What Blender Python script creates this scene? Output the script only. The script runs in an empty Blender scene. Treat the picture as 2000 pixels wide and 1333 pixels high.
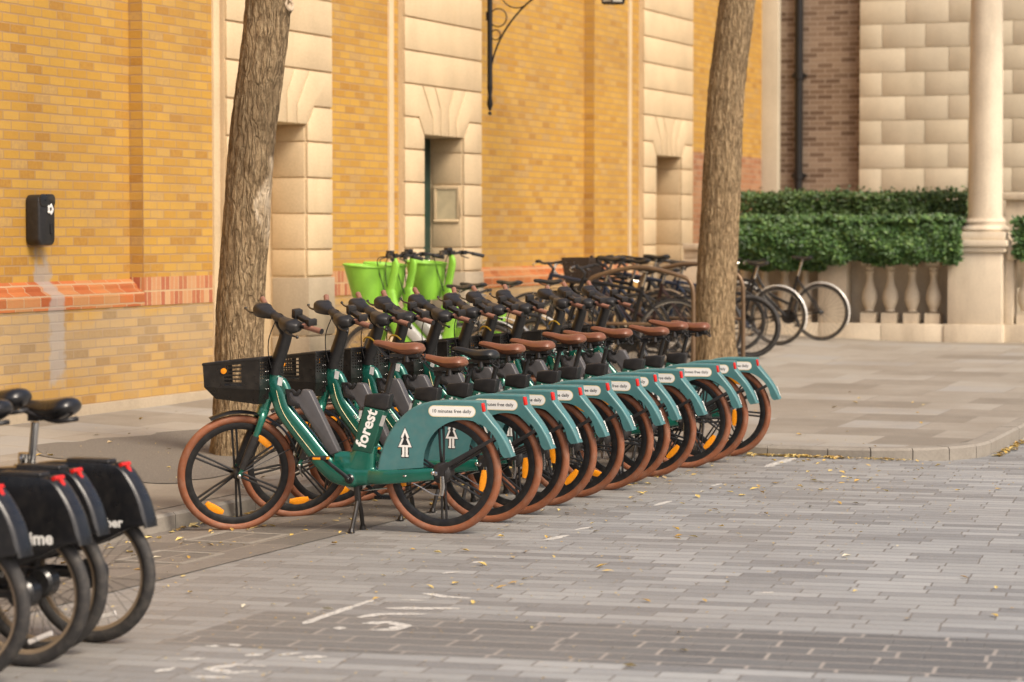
import bpy, bmesh, math, random
from math import sin, cos, pi, radians, atan, sqrt
from mathutils import Vector, Matrix, noise

# ------------------------------------------------------------------ camera, sky, sun, exposure
# world axes: +x runs along the street (away from the camera), +y across it towards the brick wall, z up
sc = bpy.context.scene
COL = sc.collection
cam_d = bpy.data.cameras.new('camera'); cam = bpy.data.objects.new('camera', cam_d); COL.objects.link(cam)
sc.camera = cam
cam_d.sensor_width = 36.0; cam_d.lens = 90.0; cam_d.clip_end = 2000; cam_d.clip_start = 0.1
cam.location = (0, 0, 1.69)
cam.rotation_euler = (radians(90) - atan(211.5 / 5000), 0, atan(0.4) - radians(90))
cam_d.dof.use_dof = True; cam_d.dof.focus_distance = 15.6; cam_d.dof.aperture_fstop = 2.6
cam_d.dof.aperture_blades = 9

SUN_EL, SUN_AZ = radians(46), radians(-116)          # azimuth measured from +x towards +y
world = bpy.data.worlds.new('World'); sc.world = world; world.use_nodes = True
wn = world.node_tree.nodes; wl = world.node_tree.links
bg = wn['Background']; sky = wn.new('ShaderNodeTexSky'); sky.sky_type = 'NISHITA'; sky.sun_disc = False
sky.sun_elevation = SUN_EL; sky.sun_rotation = radians(90) - SUN_AZ
sky.air_density = 0.7; sky.dust_density = 6.0; sky.ozone_density = 0.4
wl.new(sky.outputs[0], bg.inputs[0]); bg.inputs[1].default_value = 0.13
sd = bpy.data.lights.new('sun', 'SUN'); sun = bpy.data.objects.new('sun', sd); COL.objects.link(sun)
sd.energy = 2.3; sd.angle = radians(20); sd.color = (1.0, 0.885, 0.725)
dv = Vector((cos(SUN_EL) * cos(SUN_AZ), cos(SUN_EL) * sin(SUN_AZ), sin(SUN_EL)))
sun.rotation_euler = dv.to_track_quat('Z', 'Y').to_euler()
sc.view_settings.view_transform = 'Standard'; sc.view_settings.look = 'None'
sc.view_settings.exposure = 0.40; sc.view_settings.gamma = 1.0
sc.cycles.use_denoising = True
rnd = random.Random(7)

# ------------------------------------------------------------------ materials
MAT = {}
def nt(name):
    m = bpy.data.materials.new(name); m.use_nodes = True
    t = m.node_tree; b = t.nodes['Principled BSDF']
    return m, t, b
def N(t, kind, **kw):
    n = t.nodes.new(kind)
    for k, v in kw.items():
        setattr(n, k, v)
    return n
def ramp(t, stops, fac=None, interp='LINEAR'):
    r = N(t, 'ShaderNodeValToRGB'); e = r.color_ramp.elements; r.color_ramp.interpolation = interp
    while len(e) < len(stops): e.new(0.5)
    for el, (p, c) in zip(e, stops):
        el.position = p; el.color = (c[0], c[1], c[2], 1)
    if fac is not None: t.links.new(fac, r.inputs[0])
    return r.outputs[0]
def mth(t, op, a, b=None, c=None, clamp=False):
    n = N(t, 'ShaderNodeMath', operation=op); n.use_clamp = clamp
    for i, v in enumerate((a, b, c)):
        if v is None: continue
        if isinstance(v, (int, float)): n.inputs[i].default_value = v
        else: t.links.new(v, n.inputs[i])
    return n.outputs[0]
def mixc(t, f, a, b, blend='MIX'):
    n = N(t, 'ShaderNodeMix', data_type='RGBA', blend_type=blend)
    for i, v in ((0, f), (6, a), (7, b)):
        if isinstance(v, (int, float)): n.inputs[i].default_value = v
        elif isinstance(v, tuple): n.inputs[i].default_value = (v[0], v[1], v[2], 1)
        else: t.links.new(v, n.inputs[i])
    return n.outputs[2]
def noi(t, scale, detail=4, vec=None, rough=0.55):
    n = N(t, 'ShaderNodeTexNoise'); n.inputs['Scale'].default_value = scale; n.inputs['Detail'].default_value = detail
    n.inputs['Roughness'].default_value = rough
    if vec is not None: t.links.new(vec, n.inputs['Vector'])
    return n.outputs[0]
def objco(t, scale=None):
    tc = N(t, 'ShaderNodeTexCoord').outputs['Object']
    if scale is None: return tc
    mp = N(t, 'ShaderNodeMapping'); mp.inputs['Scale'].default_value = scale; t.links.new(tc, mp.inputs[0])
    return mp.outputs[0]
def bump(t, b, h, strength, dist, prev=None):
    n = N(t, 'ShaderNodeBump'); n.inputs['Strength'].default_value = strength; n.inputs['Distance'].default_value = dist
    t.links.new(h, n.inputs['Height'])
    if prev is not None: t.links.new(prev, n.inputs['Normal'])
    t.links.new(n.outputs[0], b.inputs['Normal']); return n.outputs[0]
def mat(name, col, rough=0.5, metal=0.0, coat=0.0, var=0.12, vs=9.0, bmp=0.0, bs=60.0, spec=0.5, dust=0.0):
    m, t, b = nt(name); v = objco(t)
    n = noi(t, vs, 5, v)
    lo = tuple(max(0, c * (1 - var)) for c in col); hi = tuple(min(1, c * (1 + var)) for c in col)
    c = ramp(t, [(0.3, lo), (0.7, hi)], n)
    if dust:
        n2 = noi(t, vs * 2.7, 6, v)
        f = mth(t, 'MULTIPLY', ramp(t, [(0.45, (0, 0, 0)), (0.8, (1, 1, 1))], n2), dust)
        c = mixc(t, f, c, (0.30, 0.26, 0.21))
    t.links.new(c, b.inputs['Base Color'])
    b.inputs['Metallic'].default_value = metal; b.inputs['Coat Weight'].default_value = coat
    b.inputs['Coat Roughness'].default_value = 0.08
    b.inputs['Specular IOR Level'].default_value = spec
    r = ramp(t, [(0.25, (rough * 0.82,) * 3), (0.75, (min(1, rough * 1.2),) * 3)], noi(t, vs * 3, 4, v))
    t.links.new(r, b.inputs['Roughness'])
    if bmp: bump(t, b, noi(t, bs, 3, v), bmp, 0.002)
    MAT[name] = m; return m
mat('green_paint', (0.009, 0.138, 0.096), 0.22, 0.35, 1.0, dust=0.06)
mat('green_panel', (0.010, 0.075, 0.050), 0.42, dust=0.05)
mat('teal_plastic', (0.064, 0.178, 0.182), 0.36, coat=0.15, var=0.10, dust=0.12)
mat('tyre_brown', (0.235, 0.080, 0.034), 0.62, var=0.14, bmp=0.5, bs=320, dust=0.25)
mat('tyre_black', (0.028, 0.026, 0.025), 0.7, bmp=0.5, bs=300, dust=0.18)
mat('black_plastic', (0.016, 0.015, 0.015), 0.42, bmp=0.15, bs=500, dust=0.05)
mat('basket_plastic', (0.014, 0.013, 0.012), 0.30, dust=0.06)
mat('black_gloss', (0.009, 0.009, 0.010), 0.30, coat=0.25, dust=0.05)
mat('rim_black', (0.014, 0.014, 0.015), 0.38, metal=0.2, dust=0.07)
mat('dark_metal', (0.05, 0.048, 0.047), 0.35, metal=0.7)
mat('battery_grey', (0.075, 0.072, 0.075), 0.4, coat=0.15, dust=0.06)
mat('saddle_brown', (0.195, 0.074, 0.036), 0.36, coat=0.15, bmp=0.3, bs=380, var=0.16)
mat('saddle_black', (0.020, 0.020, 0.019), 0.33, bmp=0.3, bs=380)
mat('grip_brown', (0.26, 0.125, 0.085), 0.6, bmp=0.5, bs=500)
mat('steel', (0.55, 0.54, 0.52), 0.22, metal=1.0)
mat('white_print', (0.80, 0.79, 0.75), 0.45, var=0.03)
mat('cream_print', (0.72, 0.62, 0.36), 0.45, var=0.03)
mat('dark_print', (0.018, 0.02, 0.022), 0.5, var=0.05)
mat('amber', (0.85, 0.30, 0.012), 0.25, var=0.08, vs=60, bmp=0.6, bs=240)
mat('red_lens', (0.55, 0.016, 0.008), 0.3, var=0.1, coat=0.2)
mat('yellow_cable', (0.75, 0.45, 0.02), 0.4)
mat('lime_green', (0.22, 0.48, 0.045), 0.5, var=0.1)
mat('pale_grey', (0.42, 0.42, 0.40), 0.4, dust=0.15)
mat('rim_beige', (0.27, 0.20, 0.13), 0.5, metal=0.2)
mat('white_fender', (0.66, 0.64, 0.60), 0.25, metal=0.35)
mat('reflector_white', (0.70, 0.66, 0.62), 0.3, vs=70, bmp=0.5, bs=200)
mat('stand_bronze', (0.19, 0.125, 0.075), 0.42, metal=0.5)
mat('blue_tape', (0.03, 0.17, 0.42), 0.4)
mat('rust_red', (0.05, 0.022, 0.018), 0.4)
mat('iron', (0.018, 0.017, 0.017), 0.45, metal=0.4)
mat('wicker', (0.055, 0.035, 0.022), 0.7, bmp=0.8, bs=120)
mat('sign_yellow', (0.75, 0.50, 0.03), 0.45)
mat('door_green', (0.015, 0.045, 0.035), 0.4)
mat('navy_paint', (0.012, 0.02, 0.04), 0.3, coat=0.3)
mat('glass_pale', (0.50, 0.47, 0.40), 0.15)
mat('notice_paper', (0.56, 0.47, 0.30), 0.6)

def stone(name, base, vs=2.2, stain=(0.30, 0.24, 0.16), amt=0.45, vstreak=True, per_block=0.0):
    m, t, b = nt(name); v = objco(t)
    n1 = noi(t, vs, 6, v); n2 = noi(t, 1.0, 5, objco(t, (3.0, 3.0, 0.6) if vstreak else (2, 2, 2)), 0.6)
    n3 = noi(t, 45, 4, v)
    c = ramp(t, [(0.25, tuple(x * 0.86 for x in base)), (0.75, tuple(min(1, x * 1.1) for x in base))], n1)
    f = mth(t, 'MULTIPLY', ramp(t, [(0.50, (0, 0, 0)), (0.82, (1, 1, 1))], n2), amt)
    c = mixc(t, f, c, stain)
    c = mixc(t, 0.16, c, ramp(t, [(0.35, tuple(x * 0.65 for x in base)), (0.65, tuple(min(1, x * 1.25) for x in base))], n3))
    t.links.new(c, b.inputs['Base Color']); b.inputs['Roughness'].default_value = 0.85
    b.inputs['Specular IOR Level'].default_value = 0.25
    bump(t, b, n3, 0.35, 0.006)
    MAT[name] = m; return m
stone('cream_stone', (0.62, 0.475, 0.295), stain=(0.47, 0.335, 0.18))
stone('grey_stone', (0.42, 0.34, 0.24), stain=(0.24, 0.20, 0.14), amt=0.6)
stone('portico_stone', (0.64, 0.55, 0.42), stain=(0.23, 0.17, 0.12), amt=0.65)
stone('ashlar_a', (0.56, 0.49, 0.365), amt=0.35)
stone('ashlar_b', (0.545, 0.478, 0.36), amt=0.3)
stone('ashlar_c', (0.58, 0.51, 0.385), amt=0.3)
stone('kerb_stone', (0.265, 0.24, 0.205), vs=5, stain=(0.13, 0.11, 0.088), amt=0.7, vstreak=False)

def wallvec(t):
    """brick coordinates in metres on any upright wall: (x or y, z) by the way the face looks"""
    tc = N(t, 'ShaderNodeTexCoord').outputs['Object']; s = N(t, 'ShaderNodeSeparateXYZ'); t.links.new(tc, s.inputs[0])
    g = N(t, 'ShaderNodeNewGeometry'); gs = N(t, 'ShaderNodeSeparateXYZ'); t.links.new(g.outputs['Normal'], gs.inputs[0])
    f = mth(t, 'GREATER_THAN', mth(t, 'ABSOLUTE', gs.outputs[0]), 0.6)
    h = mth(t, 'ADD', mth(t, 'MULTIPLY', s.outputs[0], mth(t, 'SUBTRACT', 1.0, f)), mth(t, 'MULTIPLY', s.outputs[1], f))
    c = N(t, 'ShaderNodeCombineXYZ'); t.links.new(h, c.inputs[0]); t.links.new(s.outputs[2], c.inputs[1])
    return c.outputs[0], s
def bricktex(t, vec, w, h, mortar, smooth=0.2, off=0.5, freq=2, squash=1.0, sqf=2):
    b = N(t, 'ShaderNodeTexBrick'); b.offset = off; b.offset_frequency = freq; b.squash = squash; b.squash_frequency = sqf
    b.inputs['Scale'].default_value = 1.0; b.inputs['Brick Width'].default_value = w; b.inputs['Row Height'].default_value = h
    b.inputs['Mortar Size'].default_value = mortar; b.inputs['Mortar Smooth'].default_value = smooth
    b.inputs['Color1'].default_value = (0, 0, 0, 1); b.inputs['Color2'].default_value = (1, 1, 1, 1)
    b.inputs['Mortar'].default_value = (0.5, 0.5, 0.5, 1); b.inputs['Bias'].default_value = 0.0
    t.links.new(vec, b.inputs['Vector']); return b
def brickmat(name, stops, mortar_col, w=0.225, h=0.0755, mw=0.007, low=None, patch=False, soldier=False, dirt=0.5):
    m, t, b = nt(name); vec, sep = wallvec(t)
    warp = N(t, 'ShaderNodeVectorMath', operation='MULTIPLY_ADD')
    nz = N(t, 'ShaderNodeTexNoise'); nz.inputs['Scale'].default_value = 9.0; t.links.new(vec, nz.inputs['Vector'])
    t.links.new(nz.outputs['Color'], warp.inputs[0]); warp.inputs[1].default_value = (0.010, 0.008, 0); t.links.new(vec, warp.inputs[2])
    bt = bricktex(t, warp.outputs[0], w, h, mw, off=0.5 if not soldier else 0.0)
    n = noi(t, 26, 5, vec); big = noi(t, 0.9, 5, vec, 0.6)
    tone = mth(t, 'ADD', bt.outputs['Color'], mth(t, 'MULTIPLY', mth(t, 'SUBTRACT', n, 0.5), 0.35), clamp=True)
    c = ramp(t, stops, tone)
    c = mixc(t, bt.outputs['Fac'], c, mortar_col)
    f = mth(t, 'MULTIPLY', ramp(t, [(0.45, (0, 0, 0)), (0.75, (1, 1, 1))], big), dirt)
    c = mixc(t, f, c, (0.33, 0.20, 0.075))
    if low:                                           # paler, greyer weathered brick near the pavement
        z = mth(t, 'ADD', sep.outputs[2], mth(t, 'MULTIPLY', mth(t, 'SUBTRACT', noi(t, 1.7, 5, vec), 0.5), 0.9))
        g = mth(t, 'MULTIPLY', ramp(t, [(0.0, (0.3,) * 3), (0.12, (0.35,) * 3), (0.22, (1, 1, 1)), (0.30, (1, 1, 1)), (0.36, (0, 0, 0))], mth(t, 'DIVIDE', z, 3.3)), 0.88)
        lowc = mixc(t, 1.0, ramp(t, [(0, (0.72, 0.71, 0.70)), (0.3, (0.93, 0.92, 0.90)), (0.7, (1.03, 1.02, 0.98)), (1, (1.12, 1.04, 0.85))], tone), low, 'MULTIPLY'); lowc = mixc(t, bt.outputs['Fac'], lowc, (0.34, 0.25, 0.16))
        c = mixc(t, g, c, lowc)
    if patch:                                         # grey cement smear under the bin
        px_ = mth(t, 'ADD', sep.outputs[0], mth(t, 'MULTIPLY', mth(t, 'SUBTRACT', noi(t, 7, 4, vec), 0.5), 0.22))
        d1 = mth(t, 'SUBTRACT', 1.0, mth(t, 'DIVIDE', mth(t, 'ABSOLUTE', mth(t, 'SUBTRACT', px_, 17.52)), 0.13), clamp=True)
        zz = mth(t, 'ADD', sep.outputs[2], mth(t, 'MULTIPLY', mth(t, 'SUBTRACT', noi(t, 5, 4, vec), 0.5), 0.5))
        d2 = mth(t, 'SUBTRACT', 1.0, mth(t, 'DIVIDE', mth(t, 'ABSOLUTE', mth(t, 'SUBTRACT', zz, 1.03)), 0.55), clamp=True)
        f2 = mth(t, 'MULTIPLY', mth(t, 'MULTIPLY', mth(t, 'MULTIPLY', d1, 3.5, clamp=True), mth(t, 'MULTIPLY', d2, 5, clamp=True)), 0.75)
        c = mixc(t, f2, c, (0.36, 0.32, 0.28))
    t.links.new(c, b.inputs['Base Color']); b.inputs['Roughness'].default_value = 0.8; b.inputs['Specular IOR Level'].default_value = 0.3
    h1 = mth(t, 'SUBTRACT', mth(t, 'MULTIPLY', n, 0.35), bt.outputs['Fac'])
    bump(t, b, h1, 0.6, 0.012)
    MAT[name] = m; return m
YB = [(0.0, (0.37, 0.188, 0.038)), (0.12, (0.44, 0.235, 0.042)), (0.5, (0.48, 0.270, 0.047)), (0.85, (0.515, 0.300, 0.062)), (0.95, (0.48, 0.295, 0.09)), (1.0, (0.42, 0.255, 0.09))]
brickmat('yellow_brick', YB, (0.38, 0.235, 0.11), low=(0.40, 0.285, 0.155), patch=True)
brickmat('red_soldier', [(0, (0.34, 0.095, 0.05)), (0.5, (0.48, 0.20, 0.09)), (1, (0.52, 0.30, 0.15))], (0.52, 0.36, 0.20), w=0.077, h=0.30, mw=0.007, soldier=True, dirt=0.2)
brickmat('red_brick', [(0, (0.34, 0.090, 0.028)), (0.5, (0.48, 0.145, 0.042)), (1, (0.44, 0.22, 0.09))], (0.44, 0.29, 0.17), w=0.24, h=0.085, mw=0.007, patch=True, dirt=0.75)
brickmat('rust_brick', [(0, (0.28, 0.12, 0.06)), (0.5, (0.36, 0.16, 0.08)), (1, (0.40, 0.22, 0.12))], (0.34, 0.24, 0.16), dirt=0.4)
brickmat('dark_brick', [(0, (0.12, 0.078, 0.052)), (0.5, (0.19, 0.132, 0.090)), (1, (0.28, 0.21, 0.15))], (0.33, 0.26, 0.20), w=0.24, h=0.0785, mw=0.008, dirt=0.1)

def groundmats():
    # road setts
    m, t, b = nt('road_setts'); tc = N(t, 'ShaderNodeTexCoord').outputs['Object']; s = N(t, 'ShaderNodeSeparateXYZ'); t.links.new(tc, s.inputs[0])
    X, Y = s.outputs[0], s.outputs[1]
    r = mth(t, 'ADD', X, mth(t, 'MULTIPLY', Y, 0.13)); q = mth(t, 'SUBTRACT', Y, mth(t, 'MULTIPLY', X, 0.13))
    cv = N(t, 'ShaderNodeCombineXYZ'); t.links.new(q, cv.inputs[0]); t.links.new(r, cv.inputs[1]); vec = cv.outputs[0]
    wp = N(t, 'ShaderNodeVectorMath', operation='MULTIPLY_ADD'); nz = N(t, 'ShaderNodeTexNoise'); nz.inputs['Scale'].default_value = 3.0
    t.links.new(vec, nz.inputs['Vector']); t.links.new(nz.outputs['Color'], wp.inputs[0]); wp.inputs[1].default_value = (0.022, 0.012, 0); t.links.new(vec, wp.inputs[2])
    b1 = bricktex(t, wp.outputs[0], 0.37, 0.128, 0.0055, 0.3, off=0.43, freq=2, squash=0.86, sqf=3)
    b2 = bricktex(t, wp.outputs[0], 0.44, 0.163, 0.009, 0.2, off=0.45, freq=2, squash=0.8, sqf=3)
    n = noi(t, 14, 6, vec, 0.65); big = noi(t, 0.5, 4, vec); fine = noi(t, 160, 3, vec)
    tone = mth(t, 'ADD', b1.outputs['Color'], mth(t, 'MULTIPLY', mth(t, 'SUBTRACT', n, 0.5), 0.5), clamp=True)
    c1 = ramp(t, [(0, (0.145, 0.152, 0.158)), (0.22, (0.205, 0.215, 0.221)), (0.5, (0.272, 0.285, 0.291)), (0.8, (0.32, 0.335, 0.338)), (1, (0.375, 0.388, 0.388))], tone)
    c1 = mixc(t, b1.outputs['Fac'], c1, (0.14, 0.125, 0.11))
    tone2 = mth(t, 'ADD', b2.outputs['Color'], mth(t, 'MULTIPLY', mth(t, 'SUBTRACT', n, 0.5), 0.5), clamp=True)
    c2 = ramp(t, [(0, (0.062, 0.066, 0.069)), (1, (0.112, 0.118, 0.120))], tone2)
    c2 = mixc(t, mth(t, 'MULTIPLY', b2.outputs['Fac'], mth(t, 'MULTIPLY', n, 1.7, clamp=True)), c2, (0.36, 0.32, 0.28))
    # band of darker setts across the street
    in1 = mth(t, 'MULTIPLY', mth(t, 'GREATER_THAN', r, 9.865), mth(t, 'LESS_THAN', r, 10.845))
    in1 = mth(t, 'MULTIPLY', in1, mth(t, 'LESS_THAN', Y, 5.25))
    c = mixc(t, in1, c1, c2)
    # worn brownish film towards the gutter, oil/dirt
    gy = ramp(t, [(0.40, (0, 0, 0)), (0.70, (1, 1, 1))], mth(t, 'DIVIDE', mth(t, 'ADD', Y, mth(t, 'MULTIPLY', big, 2.0)), 10.0))
    c = mixc(t, mth(t, 'MULTIPLY', gy, 0.55), c, (0.20, 0.17, 0.138))
    c = mixc(t, mth(t, 'MULTIPLY', ramp(t, [(0.45, (0, 0, 0)), (0.7, (1, 1, 1))], big), 0.25), c, (0.20, 0.18, 0.155))
    c = mixc(t, 0.25, c, ramp(t, [(0.35, (0.10, 0.10, 0.10)), (0.65, (0.42, 0.41, 0.40))], fine))
    t.links.new(c, b.inputs['Base Color'])
    t.links.new(ramp(t, [(0.3, (0.45,) * 3), (0.7, (0.75,) * 3)], n), b.inputs['Roughness'])
    bump(t, b, mth(t, 'SUBTRACT', mth(t, 'MULTIPLY', mth(t, 'ADD', n, mth(t, 'MULTIPLY', fine, 0.4)), 0.5), b1.outputs['Fac']), 0.5, 0.008)
    MAT['road_setts'] = m
    # gutter channel paving
    m, t, b = nt('gutter_paving'); tc = N(t, 'ShaderNodeTexCoord').outputs['Object']
    b1 = bricktex(t, tc, 0.62, 0.36, 0.010, 0.3); n = noi(t, 10, 6, tc, 0.65); big = noi(t, 0.9, 4, tc); fine = noi(t, 140, 3, tc)
    c = ramp(t, [(0, (0.11, 0.095, 0.08)), (0.5, (0.155, 0.13, 0.108)), (1, (0.215, 0.185, 0.155))], mth(t, 'ADD', b1.outputs['Color'], mth(t, 'SUBTRACT', n, 0.5), clamp=True))
    c = mixc(t, b1.outputs['Fac'], c, (0.24, 0.20, 0.16)); c = mixc(t, 0.25, c, ramp(t, [(0.35, (0.05, 0.05, 0.05)), (0.65, (0.28, 0.26, 0.22))], fine))
    t.links.new(c, b.inputs['Base Color']); b.inputs['Roughness'].default_value = 0.8; bump(t, b, fine, 0.4, 0.006); MAT['gutter_paving'] = m
    # pavement flags
    m, t, b = nt('pavement_flags'); tc = N(t, 'ShaderNodeTexCoord').outputs['Object']
    s = N(t, 'ShaderNodeSeparateXYZ'); t.links.new(tc, s.inputs[0]); cv = N(t, 'ShaderNodeCombineXYZ'); t.links.new(s.outputs[1], cv.inputs[0]); t.links.new(s.outputs[0], cv.inputs[1])
    b1 = bricktex(t, cv.outputs[0], 0.95, 0.62, 0.007, 0.3, off=0.37, freq=2, squash=0.7, sqf=3)
    n = noi(t, 3.0, 7, tc, 0.65); st = noi(t, 0.7, 5, tc, 0.6); fine = noi(t, 120, 3, tc)
    tone = mth(t, 'ADD', b1.outputs['Color'], mth(t, 'MULTIPLY', mth(t, 'SUBTRACT', n, 0.5), 0.9), clamp=True)
    c = ramp(t, [(0, (0.175, 0.150, 0.118)), (0.3, (0.235, 0.205, 0.165)), (0.6, (0.285, 0.256, 0.213)), (0.85, (0.315, 0.290, 0.248)), (1, (0.285, 0.272, 0.250))], tone)
    c = mixc(t, mth(t, 'MULTIPLY', b1.outputs['Fac'], 0.7), c, (0.17, 0.145, 0.115))
    c = mixc(t, mth(t, 'MULTIPLY', ramp(t, [(0.48, (0, 0, 0)), (0.70, (1, 1, 1))], st), 0.6), c, (0.19, 0.155, 0.115))
    c = mixc(t, 0.15, c, ramp(t, [(0.35, (0.16, 0.15, 0.14)), (0.65, (0.5, 0.47, 0.42))], fine))
    t.links.new(c, b.inputs['Base Color']); b.inputs['Roughness'].default_value = 0.72
    bump(t, b, mth(t, 'SUBTRACT', mth(t, 'MULTIPLY', n, 0.5), b1.outputs['Fac']), 0.4, 0.006); MAT['pavement_flags'] = m
    # asphalt round the trees
    m, t, b = nt('pit_asphalt'); tc = N(t, 'ShaderNodeTexCoord').outputs['Object']
    n = noi(t, 90, 5, tc, 0.7); big = noi(t, 1.6, 4, tc)
    c = ramp(t, [(0.3, (0.085, 0.077, 0.066)), (0.55, (0.165, 0.148, 0.127)), (0.72, (0.32, 0.285, 0.24))], n)
    c = mixc(t, mth(t, 'MULTIPLY', big, 0.35), c, (0.17, 0.145, 0.115))
    t.links.new(c, b.inputs['Base Color']); b.inputs['Roughness'].default_value = 0.9; bump(t, b, n, 0.7, 0.01); MAT['pit_asphalt'] = m
    # worn white paint
    m, t, b = nt('worn_paint'); tc = N(t, 'ShaderNodeTexCoord').outputs['Object']
    n = noi(t, 22, 6, tc, 0.7)
    c = ramp(t, [(0.36, (0.36, 0.345, 0.32)), (0.55, (0.60, 0.58, 0.54))], n)
    t.links.new(c, b.inputs['Base Color']); b.inputs['Roughness'].default_value = 0.75; t.links.new(ramp(t, [(0.37, (0, 0, 0)), (0.47, (0.95, 0.95, 0.95))], noi(t, 38, 8, tc, 0.8)), b.inputs['Alpha']); MAT['worn_paint'] = m
    # bark, plain and with a pale flaked scar and a dark knotty zone
    for nm in ('bark', 'bark_scarred'):
        m, t, b = nt(nm); v1 = objco(t, (1, 1, 0.30)); v0 = objco(t)
        n1 = noi(t, 42, 8, v1, 0.72); n2 = noi(t, 3.0, 5, objco(t, (1, 1, 0.35)), 0.6); n3 = noi(t, 70, 4, v0)
        wv = N(t, 'ShaderNodeTexVoronoi', feature='DISTANCE_TO_EDGE'); wv.inputs['Scale'].default_value = 26
        ds = N(t, 'ShaderNodeVectorMath', operation='MULTIPLY_ADD'); nz = N(t, 'ShaderNodeTexNoise'); nz.inputs['Scale'].default_value = 14; t.links.new(objco(t, (1, 1, .4)), nz.inputs['Vector'])
        t.links.new(nz.outputs['Color'], ds.inputs[0]); ds.inputs[1].default_value = (.09, .09, .05); t.links.new(objco(t, (1, 1, 0.13)), ds.inputs[2]); t.links.new(ds.outputs[0], wv.inputs['Vector'])
        crack = ramp(t, [(0.0, (0, 0, 0)), (0.16, (1, 1, 1))], wv.outputs['Distance'])
        c = ramp(t, [(0.36, (0.125, 0.080, 0.042)), (0.46, (0.275, 0.190, 0.105)), (0.55, (0.40, 0.290, 0.165)), (0.68, (0.56, 0.43, 0.265))], mth(t, 'ADD', mth(t, 'MULTIPLY', n1, 0.8), mth(t, 'MULTIPLY', n3, 0.2)))
        c = mixc(t, mth(t, 'MULTIPLY', ramp(t, [(0.48, (0, 0, 0)), (0.72, (1, 1, 1))], n2), 0.5), c, (0.14, 0.095, 0.05))
        c = mixc(t, mth(t, 'MULTIPLY', mth(t, 'SUBTRACT', 1.0, crack), 0.42), c, (0.055, 0.036, 0.02))
        if nm == 'bark_scarred':
            s = N(t, 'ShaderNodeSeparateXYZ'); t.links.new(v0, s.inputs[0]); z = s.outputs[2]
            cx = mth(t, 'MULTIPLY_ADD', mth(t, 'SUBTRACT', z, 1.6), .045, .02); cy = mth(t, 'MULTIPLY_ADD', mth(t, 'SUBTRACT', z, 1.6), -.095, -.055)
            q = mth(t, 'ADD', mth(t, 'MULTIPLY', mth(t, 'SUBTRACT', s.outputs[0], cx), .371), mth(t, 'MULTIPLY', mth(t, 'SUBTRACT', s.outputs[1], cy), -.928))
            q = mth(t, 'ADD', q, mth(t, 'MULTIPLY', mth(t, 'SUBTRACT', noi(t, 6, 5, v0), .5), .16))
            zm = mth(t, 'SUBTRACT', 1.0, mth(t, 'ABSOLUTE', mth(t, 'DIVIDE', mth(t, 'SUBTRACT', z, 1.84), .36)), clamp=True)
            msk = mth(t, 'MULTIPLY', mth(t, 'MULTIPLY', mth(t, 'SUBTRACT', q, mth(t, 'SUBTRACT', .165, mth(t, 'MULTIPLY', zm, .13))), 40, clamp=True), mth(t, 'MULTIPLY', zm, 8, clamp=True))
            c = mixc(t, mth(t, 'MULTIPLY', msk, .85), c, ramp(t, [(.35, (.42, .31, .19)), (.65, (.68, .55, .39))], noi(t, 20, 5, v1)))
            dk = mth(t, 'SUBTRACT', 1.0, mth(t, 'ABSOLUTE', mth(t, 'DIVIDE', mth(t, 'SUBTRACT', mth(t, 'ADD', z, mth(t, 'MULTIPLY', n2, .5)), 2.65), .55)), clamp=True)
            c = mixc(t, mth(t, 'MULTIPLY', dk, .45), c, (0.10, 0.068, 0.037))
        t.links.new(c, b.inputs['Base Color']); b.inputs['Roughness'].default_value = 0.9; b.inputs['Specular IOR Level'].default_value = 0.2
        bump(t, b, mth(t, 'ADD', n1, mth(t, 'MULTIPLY', crack, .4)), 1.0, 0.03); MAT[nm] = m
    m, t, b = nt('bare_wood'); n = noi(t, 30, 5, objco(t, (1, 1, 0.2)))
    t.links.new(ramp(t, [(0.3, (0.30, 0.22, 0.14)), (0.7, (0.52, 0.41, 0.29))], n), b.inputs['Base Color']); b.inputs['Roughness'].default_value = 0.8; MAT['bare_wood'] = m
    # leaves
    for nm, stops in (('ivy_leaf', [(0.0, (0.010, 0.030, 0.008)), (0.4, (0.036, 0.090, 0.020)), (0.75, (0.075, 0.155, 0.034)), (1, (0.15, 0.24, 0.06))]),
                      ('hedge_leaf', [(0.0, (0.018, 0.040, 0.010)), (0.5, (0.052, 0.105, 0.024)), (0.85, (0.10, 0.17, 0.045)), (1, (0.15, 0.14, 0.07))]),
                      ('dry_leaf', [(0.0, (0.40, 0.24, 0.07)), (0.35, (0.56, 0.38, 0.09)), (0.65, (0.58, 0.46, 0.17)), (0.85, (0.34, 0.24, 0.12)), (1, (0.56, 0.52, 0.40))])):
        m, t, b = nt(nm); g = N(t, 'ShaderNodeNewGeometry'); v0 = objco(t)
        tone = mth(t, 'ADD', mth(t, 'MULTIPLY', g.outputs['Random Per Island'], 0.75), mth(t, 'MULTIPLY', mth(t, 'SUBTRACT', noi(t, 3.5, 3, v0), 0.35), 0.8), clamp=True)
        if nm == 'dry_leaf': tone = g.outputs['Random Per Island']
        t.links.new(ramp(t, stops, tone), b.inputs['Base Color']); b.inputs['Roughness'].default_value = 0.5
        b.inputs['Transmission Weight'].default_value = 0.0
        MAT[nm] = m
groundmats()

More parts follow.
